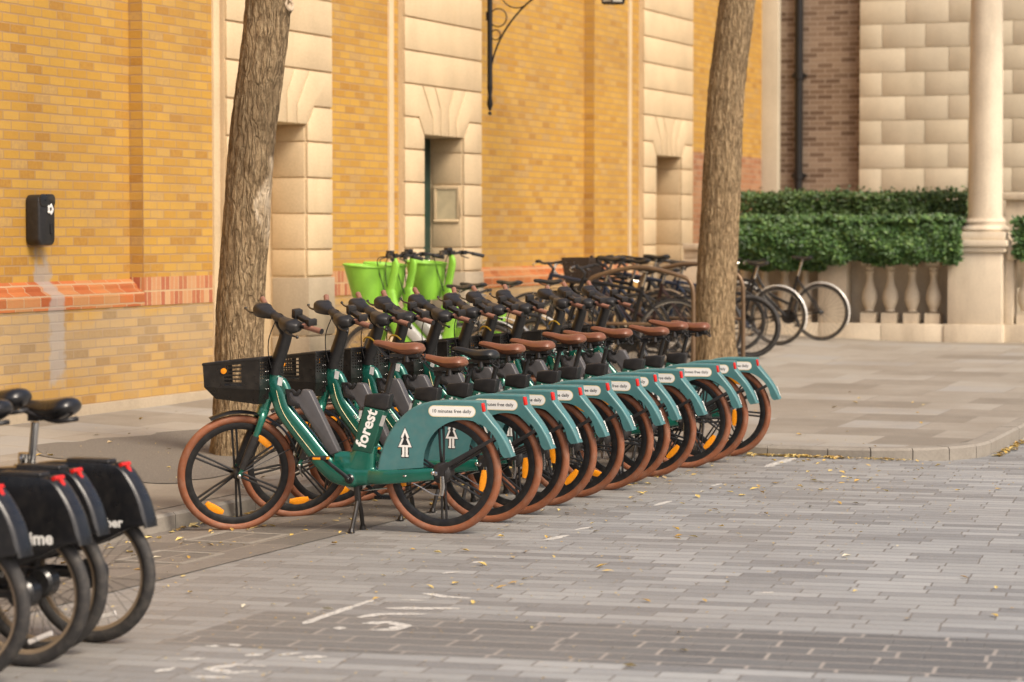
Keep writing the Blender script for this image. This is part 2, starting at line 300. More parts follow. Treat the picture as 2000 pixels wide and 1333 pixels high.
# ------------------------------------------------------------------ mesh helpers
def catmull(pts, n=6, closed=False):
    P = [Vector(p) for p in pts]; out = []
    L = len(P); rng = L if closed else L - 1
    for i in range(rng):
        if closed: p0, p1, p2, p3 = P[(i - 1) % L], P[i], P[(i + 1) % L], P[(i + 2) % L]
        else: p0, p1, p2, p3 = P[max(i - 1, 0)], P[i], P[i + 1], P[min(i + 2, L - 1)]
        for k in range(n):
            u = k / n
            out.append(0.5 * ((2 * p1) + (-p0 + p2) * u + (2 * p0 - 5 * p1 + 4 * p2 - p3) * u * u + (-p0 + 3 * p1 - 3 * p2 + p3) * u ** 3))
    if not closed: out.append(P[-1])
    return out
class MB:
    def __init__(self): self.v = []; self.f = []; self.m = []; self.mi = 0
    def add(self, vs, fs, mi=None):
        o = len(self.v); self.v += [tuple(p) for p in vs]
        for f in fs: self.f.append(tuple(i + o for i in f)); self.m.append(self.mi if mi is None else mi)
    def box(self, c, s, M=None, mi=None, taper=None):
        hx, hy, hz = s[0] / 2, s[1] / 2, s[2] / 2; vs = []
        for z in (-1, 1):
            k = 1 if (z < 0 or taper is None) else taper
            for x, y in ((-1, -1), (1, -1), (1, 1), (-1, 1)): vs.append(Vector((x * hx * k, y * hy * k, z * hz)))
        if M is not None: vs = [M @ v for v in vs]
        vs = [v + Vector(c) for v in vs]
        self.add(vs, [(3, 2, 1, 0), (4, 5, 6, 7), (0, 1, 5, 4), (1, 2, 6, 5), (2, 3, 7, 6), (3, 0, 4, 7)], mi)
    def hexa(self, a, b, mi=None):
        """a, b: bottom and top loops of four points"""
        self.add(list(a) + list(b), [(3, 2, 1, 0), (4, 5, 6, 7), (0, 1, 5, 4), (1, 2, 6, 5), (2, 3, 7, 6), (3, 0, 4, 7)], mi)
    def sweep(self, path, rad, n=12, ref=(0, 1, 0), ex=2.0, cap=True, mi=None, closed=False):
        """rad: r | (w,h) | list of those; w runs along ref, h across it; ex = superellipse exponent"""
        P = [Vector(p) for p in path]; L = len(P); ref = Vector(ref); rings = []
        for i, p in enumerate(P):
            if closed: T = P[(i + 1) % L] - P[(i - 1) % L]
            else: T = P[min(i + 1, L - 1)] - P[max(i - 1, 0)]
            if T.length < 1e-9: T = Vector((0, 0, 1))
            T.normalize(); B = ref - ref.dot(T) * T
            if B.length < 0.05: B = T.orthogonal()
            B.normalize(); Nn = T.cross(B)
            r = rad
            if isinstance(rad, list):
                t = i / (L - 1) * (len(rad) - 1); k = min(int(t), len(rad) - 2); u = t - k
                a, b = rad[k], rad[k + 1]
                if not isinstance(a, tuple): a = (a, a)
                if not isinstance(b, tuple): b = (b, b)
                r = (a[0] * (1 - u) + b[0] * u, a[1] * (1 - u) + b[1] * u)
            if not isinstance(r, tuple): r = (r, r)
            ring = []
            for k in range(n):
                a = 2 * pi * k / n; c, s = cos(a), sin(a)
                cx = math.copysign(abs(c) ** (2 / ex), c); sx = math.copysign(abs(s) ** (2 / ex), s)
                ring.append(p + B * (r[0] * cx) + Nn * (r[1] * sx))
            rings.append(ring)
        vs = [v for r_ in rings for v in r_]; fs = []
        for i in range(L if closed else L - 1):
            j = (i + 1) % L
            for k in range(n):
                k2 = (k + 1) % n; fs.append((i * n + k, i * n + k2, j * n + k2, j * n + k))
        if cap and not closed: fs.append(tuple(range(n - 1, -1, -1))); fs.append(tuple((L - 1) * n + k for k in range(n)))
        self.add(vs, fs, mi)
    def lathe(self, prof, c=(0, 0, 0), axis='y', n=48, closed=False, mi=None, arc=None):
        """prof: (radius, offset along the axis)"""
        c = Vector(c); vs = []; L = len(prof); a0, a1 = arc if arc else (0, 2 * pi); m = n + 1 if arc else n
        for i in range(m):
            a = a0 + (a1 - a0) * i / n
            for r, o in prof:
                if axis == 'y': vs.append(c + Vector((r * cos(a), o, r * sin(a))))
                elif axis == 'z': vs.append(c + Vector((r * cos(a), r * sin(a), o)))
                else: vs.append(c + Vector((o, r * cos(a), r * sin(a))))
        fs = []
        for i in range(n):
            j = (i + 1) % m
            for k in range(L if closed else L - 1):
                k2 = (k + 1) % L
                f = (i * L + k, i * L + k2, j * L + k2, j * L + k)
                fs.append(f[::-1] if axis == 'y' else f)
        if not closed and not arc:
            fs.append(tuple(i * L for i in range(n))); fs.append(tuple(i * L + L - 1 for i in range(n))[::-1])
        self.add(vs, fs, mi)
    def prism(self, poly, y0, y1, M=None, mi=None):
        """poly in the (x,z) plane pushed from y0 to y1"""
        n = len(poly); A = sum(poly[i][0] * poly[(i + 1) % n][1] - poly[(i + 1) % n][0] * poly[i][1] for i in range(n))
        if A < 0: poly = poly[::-1]
        vs = [Vector((p[0], y0, p[1])) for p in poly] + [Vector((p[0], y1, p[1])) for p in poly]
        if M is not None: vs = [M @ v for v in vs]
        fs = [tuple(range(n)), tuple(range(2 * n - 1, n - 1, -1))]
        fs += [(i, i + n, (i + 1) % n + n, (i + 1) % n) for i in range(n)]
        self.add(vs, fs, mi)
    def ball(self, c, r, n=12, m=8, M=None, mi=None):
        r = r if isinstance(r, tuple) else (r, r, r); vs = []; c = Vector(c)
        for i in range(m + 1):
            th = pi * i / m
            for k in range(n):
                ph = 2 * pi * k / n; v = Vector((r[0] * sin(th) * cos(ph), r[1] * sin(th) * sin(ph), r[2] * cos(th)))
                vs.append(c + (M @ v if M is not None else v))
        fs = [(i * n + k, (i + 1) * n + k, (i + 1) * n + (k + 1) % n, i * n + (k + 1) % n) for i in range(m) for k in range(n)]
        self.add(vs, fs, mi)
    def panel(self, q, cols, rows, holes, th, mi=None):
        """q = four corners (u0v0, u1v0, u1v1, u0v1); cols/rows = cut positions 0..1; holes = set of (col,row) left open"""
        q = [Vector(p) for p in q]; nrm = (q[1] - q[0]).cross(q[3] - q[0]).normalized() * (th / 2)
        P = lambda u, v: (q[0] * (1 - u) + q[1] * u) * (1 - v) + (q[3] * (1 - u) + q[2] * u) * v
        for i in range(len(cols) - 1):
            j = 0
            while j < len(rows) - 1:
                if (i, j) in holes: j += 1; continue
                k = j
                while k + 1 < len(rows) - 1 and (i, k + 1) not in holes: k += 1
                c = [P(cols[i], rows[j]), P(cols[i + 1], rows[j]), P(cols[i + 1], rows[k + 1]), P(cols[i], rows[k + 1])]
                self.hexa([p - nrm for p in c], [p + nrm for p in c], mi); j = k + 1
    def mesh(self, name, mats, smooth=35):
        me = bpy.data.meshes.new(name); me.from_pydata(self.v, [], self.f)
        for m_ in (mats if isinstance(mats, (list, tuple)) else [mats]): me.materials.append(MAT[m_])
        me.polygons.foreach_set('material_index', self.m)
        me.validate(); me.update()
        if smooth:
            me.shade_smooth(); me.set_sharp_from_angle(angle=radians(smooth))
        return me
def obj(name, mb, mats, parent=None, smooth=35, loc=None, bevel=0, recalc=False, seg=2):
    me = mb.mesh(name, mats, smooth) if isinstance(mb, MB) else mb
    if recalc or bevel:
        b = bmesh.new(); b.from_mesh(me)
        if bevel:
            bmesh.ops.remove_doubles(b, verts=b.verts, dist=1e-5)
            ed = [e for e in b.edges if len(e.link_faces) == 2 and e.calc_face_angle(0) > radians(30)]
            bmesh.ops.bevel(b, geom=ed, offset=bevel, segments=seg, affect='EDGES', profile=0.5, clamp_overlap=True)
        bmesh.ops.recalc_face_normals(b, faces=b.faces); b.to_mesh(me); b.free()
        if smooth: me.shade_smooth(); me.set_sharp_from_angle(angle=radians(smooth))
    o = bpy.data.objects.new(name, me); COL.objects.link(o)
    if parent: o.parent = parent
    if loc: o.location = loc
    return o
def thing(name, label, cat, loc=(0, 0, 0), rz=0, group=None):
    o = bpy.data.objects.new(name, None); COL.objects.link(o); o.location = loc; o.rotation_euler = (0, 0, rz)
    o.empty_display_size = 0.1
    o['label'] = label; o['category'] = cat
    if group: o['group'] = group
    return o
def tag(o, label, cat, group=None):
    o['label'] = label; o['category'] = cat
    if group: o['group'] = group
    return o
def struct(o): o['kind'] = 'structure'; return o
def copy_tree(o, parent=None):
    c = o.copy(); COL.objects.link(c); c.parent = parent
    for ch in [x for x in KIDS.get(o.name, [])]:
        copy_tree(ch, c)
    return c
KIDS = {}
def index_kids(o):
    ks = [x for x in bpy.data.objects if x.parent == o]; KIDS[o.name] = ks
    for k in ks: index_kids(k)
TXT = {}
def text(mb, s, length, org, ex, ey, th=0.0012, bold=0.02, mi=None, center=False, space=1.0):
    """flat raised lettering; ex, ey = directions of reading and of letter tops"""
    key = (s, bold, space)
    if key not in TXT:
        cu = bpy.data.curves.new('txt', 'FONT'); cu.body = s; cu.size = 1; cu.offset = bold; cu.extrude = 0.5; cu.space_character = space
        cu.resolution_u = 3
        o = bpy.data.objects.new('txt', cu); COL.objects.link(o); dg = bpy.context.evaluated_depsgraph_get(); dg.update()
        me = bpy.data.meshes.new_from_object(o.evaluated_get(dg))
        TXT[key] = ([tuple(v.co) for v in me.vertices], [tuple(p.vertices) for p in me.polygons])
        bpy.data.objects.remove(o); bpy.data.curves.remove(cu); bpy.data.meshes.remove(me)
    vs, fs = TXT[key]; x0 = min(v[0] for v in vs); x1 = max(v[0] for v in vs); k = length / (x1 - x0)
    ex = Vector(ex).normalized(); ey = Vector(ey).normalized(); en = ex.cross(ey); org = Vector(org)
    xs = (x0 + x1) / 2 if center else x0
    mb.add([org + ex * ((v[0] - xs) * k) + ey * (v[1] * k) + en * (v[2] * th * 2) for v in vs], fs, mi)
def remesh(mb, voxel, iters=4, name='body'):
    me = mb.mesh(name, [], 0) if False else None
    me = bpy.data.meshes.new(name); me.from_pydata(mb.v, [], mb.f); me.update()
    o = bpy.data.objects.new(name, me); COL.objects.link(o)
    r = o.modifiers.new('r', 'REMESH'); r.mode = 'VOXEL'; r.voxel_size = voxel
    s = o.modifiers.new('s', 'SMOOTH'); s.iterations = iters; s.factor = 0.5
    dg = bpy.context.evaluated_depsgraph_get(); dg.update()
    out = bpy.data.meshes.new_from_object(o.evaluated_get(dg))
    bpy.data.objects.remove(o); bpy.data.meshes.remove(me)
    out.shade_smooth(); return out
def rpoly(cx, cz, w, h, r, n=6):
    pts = []
    for sx, sz, a0 in ((1, 1, 0), (-1, 1, 90), (-1, -1, 180), (1, -1, 270)):
        for k in range(n + 1):
            a = radians(a0 + 90 * k / n); pts.append((cx + sx * (w / 2 - r) + r * cos(a), cz + sz * (h / 2 - r) + r * sin(a)))
    return pts

# ------------------------------------------------------------------ ground
def zroad(x, y):
    z = 0.020 * max(0.0, x - 19.6)
    if x < 18.72: d = 7.30 - y
    else: d = max(0.0, 3.9 - y)
    return z - 0.03 * max(0.0, min(1.0, (1.4 - d) / 1.3))
def zpave(x, y): return 0.072 + 0.04 * max(0.0, min(3.6, y - 7.35)) + 0.022 * max(0.0, x - 19.3)
def grid(name, xs, ys, fz, m):
    mb = MB(); vs = [(x, y, fz(x, y)) for x in xs for y in ys]; n = len(ys)
    mb.add(vs, [(i * n + j, (i + 1) * n + j, (i + 1) * n + j + 1, i * n + j + 1) for i in range(len(xs) - 1) for j in range(n - 1)])
    return struct(obj(name, mb, m))
fr = lambda a, b, s: [a + s * i for i in range(int(round((b - a) / s)) + 1)]
mb = MB(); B = 400
mb.add([(-B, -B, -0.12), (B, -B, -0.12), (B, B, -0.12), (-B, B, -0.12)], [(0, 1, 2, 3)]); struct(obj('ground', mb, 'pit_asphalt'))
grid('road', fr(-6, 18.6, .6) + [18.715, 18.725, 18.8, 19.2, 19.6] + fr(20.6, 44.6, 1), fr(-30, 2, 2) + fr(2.3, 7.4, .15), zroad, 'road_setts')
grid('gutter_channel', fr(-6, 18.6, .3) + [18.71], fr(6.22, 7.32, .1), lambda x, y: zroad(x, y) + 0.004, 'gutter_paving')
# pavement: straight run, then the build-out beyond the row of bicycles
def kerb_line():
    pts = [(x, 7.30) for x in fr(-6, 18.5, .5)] + [(18.70, 7.30), (18.72, 7.28)]
    pts += [(18.72, 7.0 - .4 * i) for i in range(6)]
    cx, cy, r = 19.75, 4.93, 1.03
    pts += [(cx - r * cos(radians(a)), cy - r * sin(radians(a))) for a in range(0, 91, 9)]
    pts += [(x, 3.90) for x in fr(20.3, 44.3, .6)]
    return pts
KL = kerb_line(); mbk = MB(); mbp = MB(); nn = len(KL); rings = []
for i, (x, y) in enumerate(KL):
    a = Vector(KL[max(i - 1, 0)]); b_ = Vector(KL[min(i + 1, nn - 1)]); d = (b_ - a).normalized(); nr = Vector((-d.y, d.x))   # to the pavement side
    P0 = Vector((x, y)); w = 0.15
    P1 = P0 + nr * w; zt = zpave(P0.x, max(P0.y, 7.35) if x < 18.7 else P0.y); zb = zroad(x, y - .01) - 0.06
    P05 = P0 + nr * 0.018
    rings.append([(P0.x, P0.y, zb), (P0.x, P0.y, zt - 0.016), (P05.x, P05.y, zt), (P1.x, P1.y, zt + 0.001), (P1.x, P1.y, zb)])
i = 0
while i < nn - 1:                                  # separate stones with fine joints
    j = min(nn - 1, i + 2); seg_ = [[Vector(p) for p in rings[q]] for q in range(i, j + 1)]
    d0 = (seg_[1][0] - seg_[0][0]).normalized() * .004; d1 = (seg_[-1][0] - seg_[-2][0]).normalized() * .004
    seg_[0] = [p + d0 for p in seg_[0]]; seg_[-1] = [p - d1 for p in seg_[-1]]; dz = rnd.uniform(-.002, .003)
    vs = [(p.x, p.y, p.z + (dz if 0 < q < 4 else 0)) for r_ in seg_ for q, p in enumerate(r_)]; m = len(seg_)
    mbk.add(vs, [(q * 5 + w, q * 5 + w + 5, q * 5 + w + 6, q * 5 + w + 1) for q in range(m - 1) for w in range(4)] + [(0, 1, 2, 3, 4), tuple((m - 1) * 5 + w for w in (4, 3, 2, 1, 0))]); i = j
struct(obj('kerb', mbk, 'kerb_stone', smooth=30, recalc=True))
def ylow(x):
    if x < 18.87: return 7.45
    r = 1.03 - 0.15; cx, cy = 19.75, 4.93
    if x < cx: return cy - sqrt(max(0, r * r - (x - cx) ** 2))
    return 4.05
for seg in (fr(-6, 18.5, .5) + [18.869], [18.87, 18.875, 18.89, 18.92, 18.97, 19.05, 19.15, 19.3, 19.5, 19.75] + fr(20.25, 44.25, 1)):
    n = 26; vs = []
    for x in seg:
        y0 = ylow(x)
        for j in range(n): y = y0 + (14 - y0) * j / (n - 1); vs.append((x, y, zpave(x, y)))
    mbp.add(vs, [(i * n + j, (i + 1) * n + j, (i + 1) * n + j + 1, i * n + j + 1) for i in range(len(seg) - 1) for j in range(n - 1)])
struct(obj('pavement', mbp, 'pavement_flags'))
mb = MB(); pit = [(14.2, 8.05), (16.0, 8.0), (18.2, 8.0), (18.7, 8.6), (18.4, 9.4), (17.2, 9.68), (15.5, 9.85), (14.8, 9.0)]
cc = (16.6, 8.9); n = 6; ring = [Vector((p.x + .16 * noise.noise(Vector((p.x * 3, p.y * 3, 1))), p.y + .16 * noise.noise(Vector((p.x * 3, p.y * 3, 9))), 0)) for p in catmull([(p[0], p[1], 0) for p in pit], 12, True)]; L = len(ring)
vs = [(cc[0], cc[1], zpave(*cc) + .005)]
for k in range(1, n + 1):
    for p in ring:
        x = cc[0] + (p.x - cc[0]) * k / n; y = cc[1] + (p.y - cc[1]) * k / n; vs.append((x, y, zpave(x, y) + .005))
fs = [(0, 1 + i, 1 + (i + 1) % L) for i in range(L)]
for k in range(n - 1): fs += [(1 + k * L + i, 1 + (k + 1) * L + i, 1 + (k + 1) * L + (i + 1) % L, 1 + k * L + (i + 1) % L) for i in range(L)]
mb.add(vs, fs); struct(obj('tree_pit_surface', mb, 'pit_asphalt'))
# worn road paint: bay line dashes, a diagonal stroke and remains of lettering
mb = MB()
def stroke(pts, w):
    P = [Vector((p[0], p[1])) for p in pts]; prev = None; pts2 = []
    for i in range(len(P) - 1):
        k = max(2, int((P[i + 1] - P[i]).length / 0.05))
        for q in range(k): pts2.append(P[i].lerp(P[i + 1], q / k))
    pts2.append(P[-1]); L = len(pts2); vs = []
    for i, p in enumerate(pts2):
        T = (pts2[min(i + 1, L - 1)] - pts2[max(i - 1, 0)]).normalized(); Nn = Vector((-T.y, T.x))
        e = 0.35 if i in (0, L - 1) else 1
        for s in (-1, 1):
            q = p + Nn * s * w * e * rnd.uniform(0.45, 1.0); vs.append((q.x, q.y, zroad(q.x, q.y) + 0.002))
    mb.add(vs, [(2 * i, 2 * i + 2, 2 * i + 3, 2 * i + 1) for i in range(L - 1)])
for pts, w in (([(9.87, 4.92), (10.2, 4.94), (10.65, 4.95)], .028), ([(10.93, 4.82), (10.87, 4.68), (10.86, 4.55)], .035), ([(10.7, 4.83), (10.72, 4.71)], .03),
               ([(10.43, 4.79), (10.54, 4.47)], .045), ([(10.13, 4.78), (10.26, 4.74), (10.33, 4.54)], .05), ([(9.98, 4.69), (10.06, 4.6), (9.99, 4.50), (9.88, 4.49), (9.84, 4.58)], .05),
               ([(9.82, 4.75), (9.84, 4.7)], .05), ([(8.57, 4.91), (8.69, 4.89)], .03), ([(8.86, 4.96), (8.94, 4.89)], .04), ([(8.54, 4.74), (8.57, 4.57)], .03),
               ([(8.85, 4.57), (8.84, 4.70), (8.72, 4.75), (8.67, 4.63), (8.74, 4.55)], .04), ([(9.05, 4.77), (9.09, 4.71)], .045), ([(9.1, 4.65), (9.2, 4.59)], .03),
               ([(9.09, 4.55), (9.14, 4.45)], .045), ([(9.27, 4.96), (9.25, 4.9)], .04), ([(9.2, 5.03), (9.21, 4.97)], .03), ([(11.6, 5.01), (11.7, 4.96)], .035),
               ([(12.04, 5.03), (12.11, 5.01)], .03), ([(13.59, 5.05), (13.77, 5.02)], .035), ([(13.08, 5.04), (13.35, 5.0)], .04), ([(11.52, 3.35), (11.58, 3.31)], .03),
               ([(17.78, 5.14), (18.2, 5.14), (18.56, 5.14)], .05), ([(8.1, 4.95), (8.25, 4.93)], .04), ([(15.0, 5.05), (15.3, 5.04)], .03), ([(16.3, 5.08), (16.5, 5.08)], .03)):
    stroke(pts, w)
struct(obj('road_markings', mb, 'worn_paint', smooth=0))
# inspection covers let into the gutter
def cover(x0, x1, y0, y1, label):
    t = thing('inspection_cover', label, 'cover', ((x0 + x1) / 2, (y0 + y1) / 2, zroad((x0 + x1) / 2, (y0 + y1) / 2) + .004), 0, 'covers let into the gutter')
    w, d = x1 - x0, y1 - y0; mb = MB(); f = .035
    for c, s in (((0, -d / 2 + f / 2, .003), (w, f, .010)), ((0, d / 2 - f / 2, .003), (w, f, .010)), ((-w / 2 + f / 2, 0, .003), (f, d - 2 * f, .010)), ((w / 2 - f / 2, 0, .003), (f, d - 2 * f, .010))): mb.box(c, s)
    obj('frame', mb, 'kerb_stone', t)
    mb = MB(); mb.box((0, 0, .001), (w - 2 * f - .004, d - 2 * f - .004, .008)); obj('lid', mb, 'gutter_paving', t)
cover(12.40, 12.88, 6.50, 6.92, 'flat rectangular cover with pale frame in the gutter below the nearest green bicycle')
cover(11.50, 11.96, 6.42, 6.82, 'flat rectangular cover with pale frame in the gutter beside the black bicycles')
t = thing('drain_grate', 'iron drain grate in the pale setts at the right edge of the road', 'drain', (12.6, 1.98, -0.001)); mb = MB()
for i in range(9): mb.box((-.32 + .08 * i, 0, .001), (.03, .42, .010))
obj('grate_bars', mb, 'iron', t); mb = MB()
for s in (-1, 1): mb.box((0, s * .225, .002), (.75, .03, .012)); mb.box((s * .36, 0, .002), (.03, .42, .012))
obj('frame', mb, 'iron', t)

# ------------------------------------------------------------------ yellow brick building along the pavement
YB0, YP, YS = 10.90, 11.035, 10.825          # pier face, recessed panel face, stone face
TOP = 7.6
bld = thing('brick_building', 'long yellow brick building with cream stone door bays and red brick band', 'building', (20, 11, 0))
def wobj(name, mb, m, **k):
    o = obj(name, mb, m, None, **k)
    o.parent = bld; o.matrix_parent_inverse = Matrix.Translation((-20, -11, 0)); return o
def xz_box(mb, x0, x1, y0, y1, z0, z1, mi=None): mb.box(((x0 + x1) / 2, (y0 + y1) / 2, (z0 + z1) / 2), (x1 - x0, y1 - y0, z1 - z0), None, mi)
bays = [(20.24, 22.40), (24.10, 26.18), (31.70, 33.80)]
piers = [(18.89, 20.24), (22.40, 24.10), (30.00, 31.70), (33.80, 46.0), (11.2, 12.4)]
panels = [(12.4, 18.89), (26.18, 30.00), (4.0, 11.2)]
zb = -0.1
for k, (a, b) in enumerate(piers):
    mb = MB(); xz_box(mb, a, b, YB0, 11.9, zb, 1.075); xz_box(mb, a, b, YB0, 11.9, 1.315, TOP)
    if k != 3: wobj('pier', mb, 'yellow_brick', smooth=0)
    else:
        mb = MB(); xz_box(mb, a, b, YB0, 11.9, 2.82, TOP); wobj('pier', mb, 'yellow_brick', smooth=0)
        mb = MB(); xz_box(mb, a, b, YB0, 11.9, zb, 2.82); wobj('pier', mb, 'rust_brick', smooth=0)
    if k != 3:
        mb = MB(); xz_box(mb, a, b, YB0 - .006, 11.9, 1.075, 1.315); wobj('brick_band', mb, 'red_soldier', smooth=0)
for a, b in panels:
    mb = MB(); xz_box(mb, a, b, YP, 11.9, 1.30, TOP); xz_box(mb, a, b, YB0, 11.9, zb, 1.075); wobj('wall_panel', mb, 'yellow_brick', smooth=0)
    mb = MB(); xz_box(mb, a, b, YB0 - .008, 11.2, 1.075, 1.165)
    # sloping red brick sill in two weathered courses
    prof = [(YB0 - .008, 1.166), (YB0 + .005, 1.195), (YB0 + .06, 1.225), (YB0 + .065, 1.25), (YP - .005, 1.30), (YP + .05, 1.302), (YP + .05, 1.166)]
    vs = [(a, y, z) for y, z in prof] + [(b, y, z) for y, z in prof]; n = len(prof)
    mb.add(vs, [(i, (i + 1) % n, (i + 1) % n + n, i + n) for i in range(n)] + [tuple(range(n - 1, -1, -1)), tuple(range(n, 2 * n))])
    wobj('brick_sill', mb, 'red_brick', smooth=0, recalc=True)
for a, b in [(4.0, 20.24), (22.40, 24.10), (26.18, 31.70)]:                      # low stone footing course
    mb = MB(); xz_box(mb, a, b, YB0 - .018, YB0 + .1, zb, zpave((a + b) / 2, 10.9) + .085); wobj('footing', mb, 'grey_stone', bevel=.006)
for x0, x1 in ((20.10, 20.215), (23.84, 23.95), (31.28, 31.37)):                # pale narrow strips beside the stone bays
    mb = MB(); xz_box(mb, x0, x1, YB0 - .022, YB0 + .05, zb, TOP); wobj('pale_strip', mb, 'cream_stone', bevel=.004)
def inset(poly, d):
    n = len(poly); A = sum(poly[i][0] * poly[(i + 1) % n][1] - poly[(i + 1) % n][0] * poly[i][1] for i in range(n))
    if A < 0: poly = poly[::-1]
    out = []
    for i in range(n):
        p0, p1, p2 = Vector(poly[i - 1]), Vector(poly[i]), Vector(poly[(i + 1) % n])
        a = (p1 - p0).normalized(); b = (p2 - p1).normalized(); na = Vector((-a.y, a.x)); nb = Vector((-b.y, b.x))
        k = na + nb; k = k / max(0.3, k.dot(na)); out.append(tuple(p1 + k * d))
    return out
OW = 1.02
LV = [1.53 + .3415 * i for i in range(18)]        # groove heights
for k, (a, b) in enumerate(bays):
    W = b - a; o0 = (W - 1.06) / 2; o1 = o0 + 1.06; ZT = 2.71; YD = YS + .022        # YD: backing plane behind the joints
    c = (o0 + o1) / 2; js = [o0 + (o1 - o0) * q / 5 for q in range(6)]
    L1, L2 = 2.889, 3.232; t1, t2 = js[1] - .27, js[2] - .16; t3, t4 = js[3] + .16, js[4] + .27
    polys = []
    prev = 1.275
    for z in LV:
        if z > 2.6: break
        polys += [[(0, prev), (o0, prev), (o0, z), (0, z)], [(o1, prev), (W, prev), (W, z), (o1, z)]]; prev = z
    polys += [[(0, prev), (o0, prev), (o0, ZT), (o0 - .15, L1), (0, L1)], [(W, prev), (W, L1), (o1 + .15, L1), (o1, ZT), (o1, prev)]]
    polys += [[(o0, ZT), (js[1], ZT), (js[1], L1), (t1, L2), (0, L2), (0, L1), (o0 - .15, L1)],
              [(js[1], ZT), (js[2], ZT), (js[2], L1 + .10), (t2, L2), (t1, L2), (js[1], L1)],
              [(js[2], ZT), (js[3], ZT), (js[3], L1 + .10), (t3, L2), (t2, L2), (js[2], L1 + .10)],
              [(js[3], ZT), (js[4], ZT), (js[4], L1), (t4, L2), (t3, L2), (js[3], L1 + .10)],
              [(js[4], ZT), (o1, ZT), (o1 + .15, L1), (W, L1), (W, L2), (t4, L2), (js[4], L1)]]
    prev = L2
    while prev < TOP - .1: polys.append([(0, prev), (W, prev), (W, prev + .3415), (0, prev + .3415)]); prev += .3415
    mb = MB()
    for p in polys:
        pi_ = inset(p, .009); mb.prism([(q[0] + a, q[1]) for q in pi_], YD, YS)
    for s0, s1 in ((a - .0, a + .004), (b - .004, b)): pass
    bay = wobj('stone_bay', mb, 'cream_stone', bevel=.005, smooth=30)
    # backing and deep reveals, coursed like the face
    mb = MB(); xz_box(mb, a + .004, a + o0 - .004, YD + .001, 11.9, zb, TOP); xz_box(mb, a + o1 + .004, b - .004, YD + .001, 11.9, zb, TOP); xz_box(mb, a + o0 - .004, a + o1 + .004, YD + .001, 11.9, ZT + .004, TOP)
    wobj('stone_backing', mb, 'cream_stone', smooth=0)
    for x0, x1 in ((a + o0 - .03, a + o0 + .006), (a + o1 - .006, a + o1 + .03)):
        mb = MB(); prev = 1.275
        for z in LV[:4] + [ZT]: xz_box(mb, x0, x1, YS + .034, 11.20, prev + .008, z - .008); prev = z
        wobj('door_reveal', mb, 'cream_stone', bevel=.004)
    for x0, x1 in ((a - .02, a + o0 + .01), (a + o1 - .01, b + .02)):            # darker plinth blocks at the foot
        mb = MB(); xz_box(mb, x0, x1, YS - .02, 11.205, zb, .70); xz_box(mb, x0 + .006, x1 - .006, YS - .012, 11.205, .71, 1.262)
        wobj('bay_plinth', mb, 'grey_stone', bevel=.008)
    mb = MB()                                     # door at the back of the recess
    x0, x1 = a + o0, a + o1; zf = zpave(x0, 11.2)
    xz_box(mb, x0, x1, 11.225, 11.28, zf, ZT)
    for q in range(2):
        for w_ in range(2):
            xz_box(mb, x0 + .1 + q * .44, x0 + .46 + q * .44, 11.212, 11.24, zf + .2 + w_ * 1.15, zf + 1.2 + w_ * 1.1)
    if k == 1:
        dr = wobj('door', mb, 'door_green', bevel=.006); mb = MB(); mb.ball((x0 + .92, 11.20, zf + 1.05), .03); hd = obj('handle', mb, 'steel', dr)
    else: wobj('recess_panel', mb, 'cream_stone', bevel=.006)
# notice frame on the reveal of the middle door, yellow sticker on its door edge
x = bays[1][0] + (bays[1][1] - bays[1][0] + 1.06) / 2 - .008
t = thing('notice_frame', 'pale framed notice fixed to the stone reveal of the middle doorway', 'notice', (x, 11.03, 2.0)); mb = MB()
for c, s in (((-.008, 0, .18), (.016, .30, .03)), ((-.008, 0, -.18), (.016, .30, .03)), ((-.008, -.135, 0), (.016, .03, .33)), ((-.008, .135, 0), (.016, .03, .33))): mb.box(c, s)
obj('frame', mb, 'cream_stone', t, bevel=.003); mb = MB(); mb.box((-.005, 0, 0), (.008, .24, .33)); obj('notice_panel', mb, 'notice_paper', t)
t = thing('door_sign', 'yellow upright sign on the green door of the middle doorway', 'sign', (25.36, 11.20, 1.86)); mb = MB()
mb.box((0, 0, 0), (.12, .012, .34)); obj('plate', mb, 'sign_yellow', t, bevel=.004); mb = MB(); mb.box((0, -.008, .02), (.07, .006, .10)); obj('mark', mb, 'dark_print', t)

# wall bin
t = thing('wall_bin', 'small black upright bin with white round emblem fixed to the yellow brick wall', 'bin', (17.40, YP, 1.60))
mb = MB(); rp = rpoly(0, .19, .235, .40, .055); mb.prism(rp, -.13, 0); obj('body', mb, 'black_plastic', t, bevel=.018, seg=3)
mb = MB(); mb.prism(rpoly(0, .345, .22, .10, .04), -.138, -.12); obj('lid', mb, 'black_gloss', t, bevel=.006)
mb = MB(); mb.lathe([(.036, -.134), (.036, -.142), (.017, -.142), (.017, -.134)], (.035, 0, .275), closed=True, n=24)
for k in range(5):
    an = k * 2 * pi / 5; mb.ball((.035 + .034 * cos(an), -.137, .275 + .034 * sin(an)), (.013, .005, .013), 8, 6)
obj('emblem', mb, 'white_print', t)
mb = MB(); mb.prism(rpoly(.06, .12, .05, .09, .02), -.137, -.12); obj('catch', mb, 'dark_metal', t)

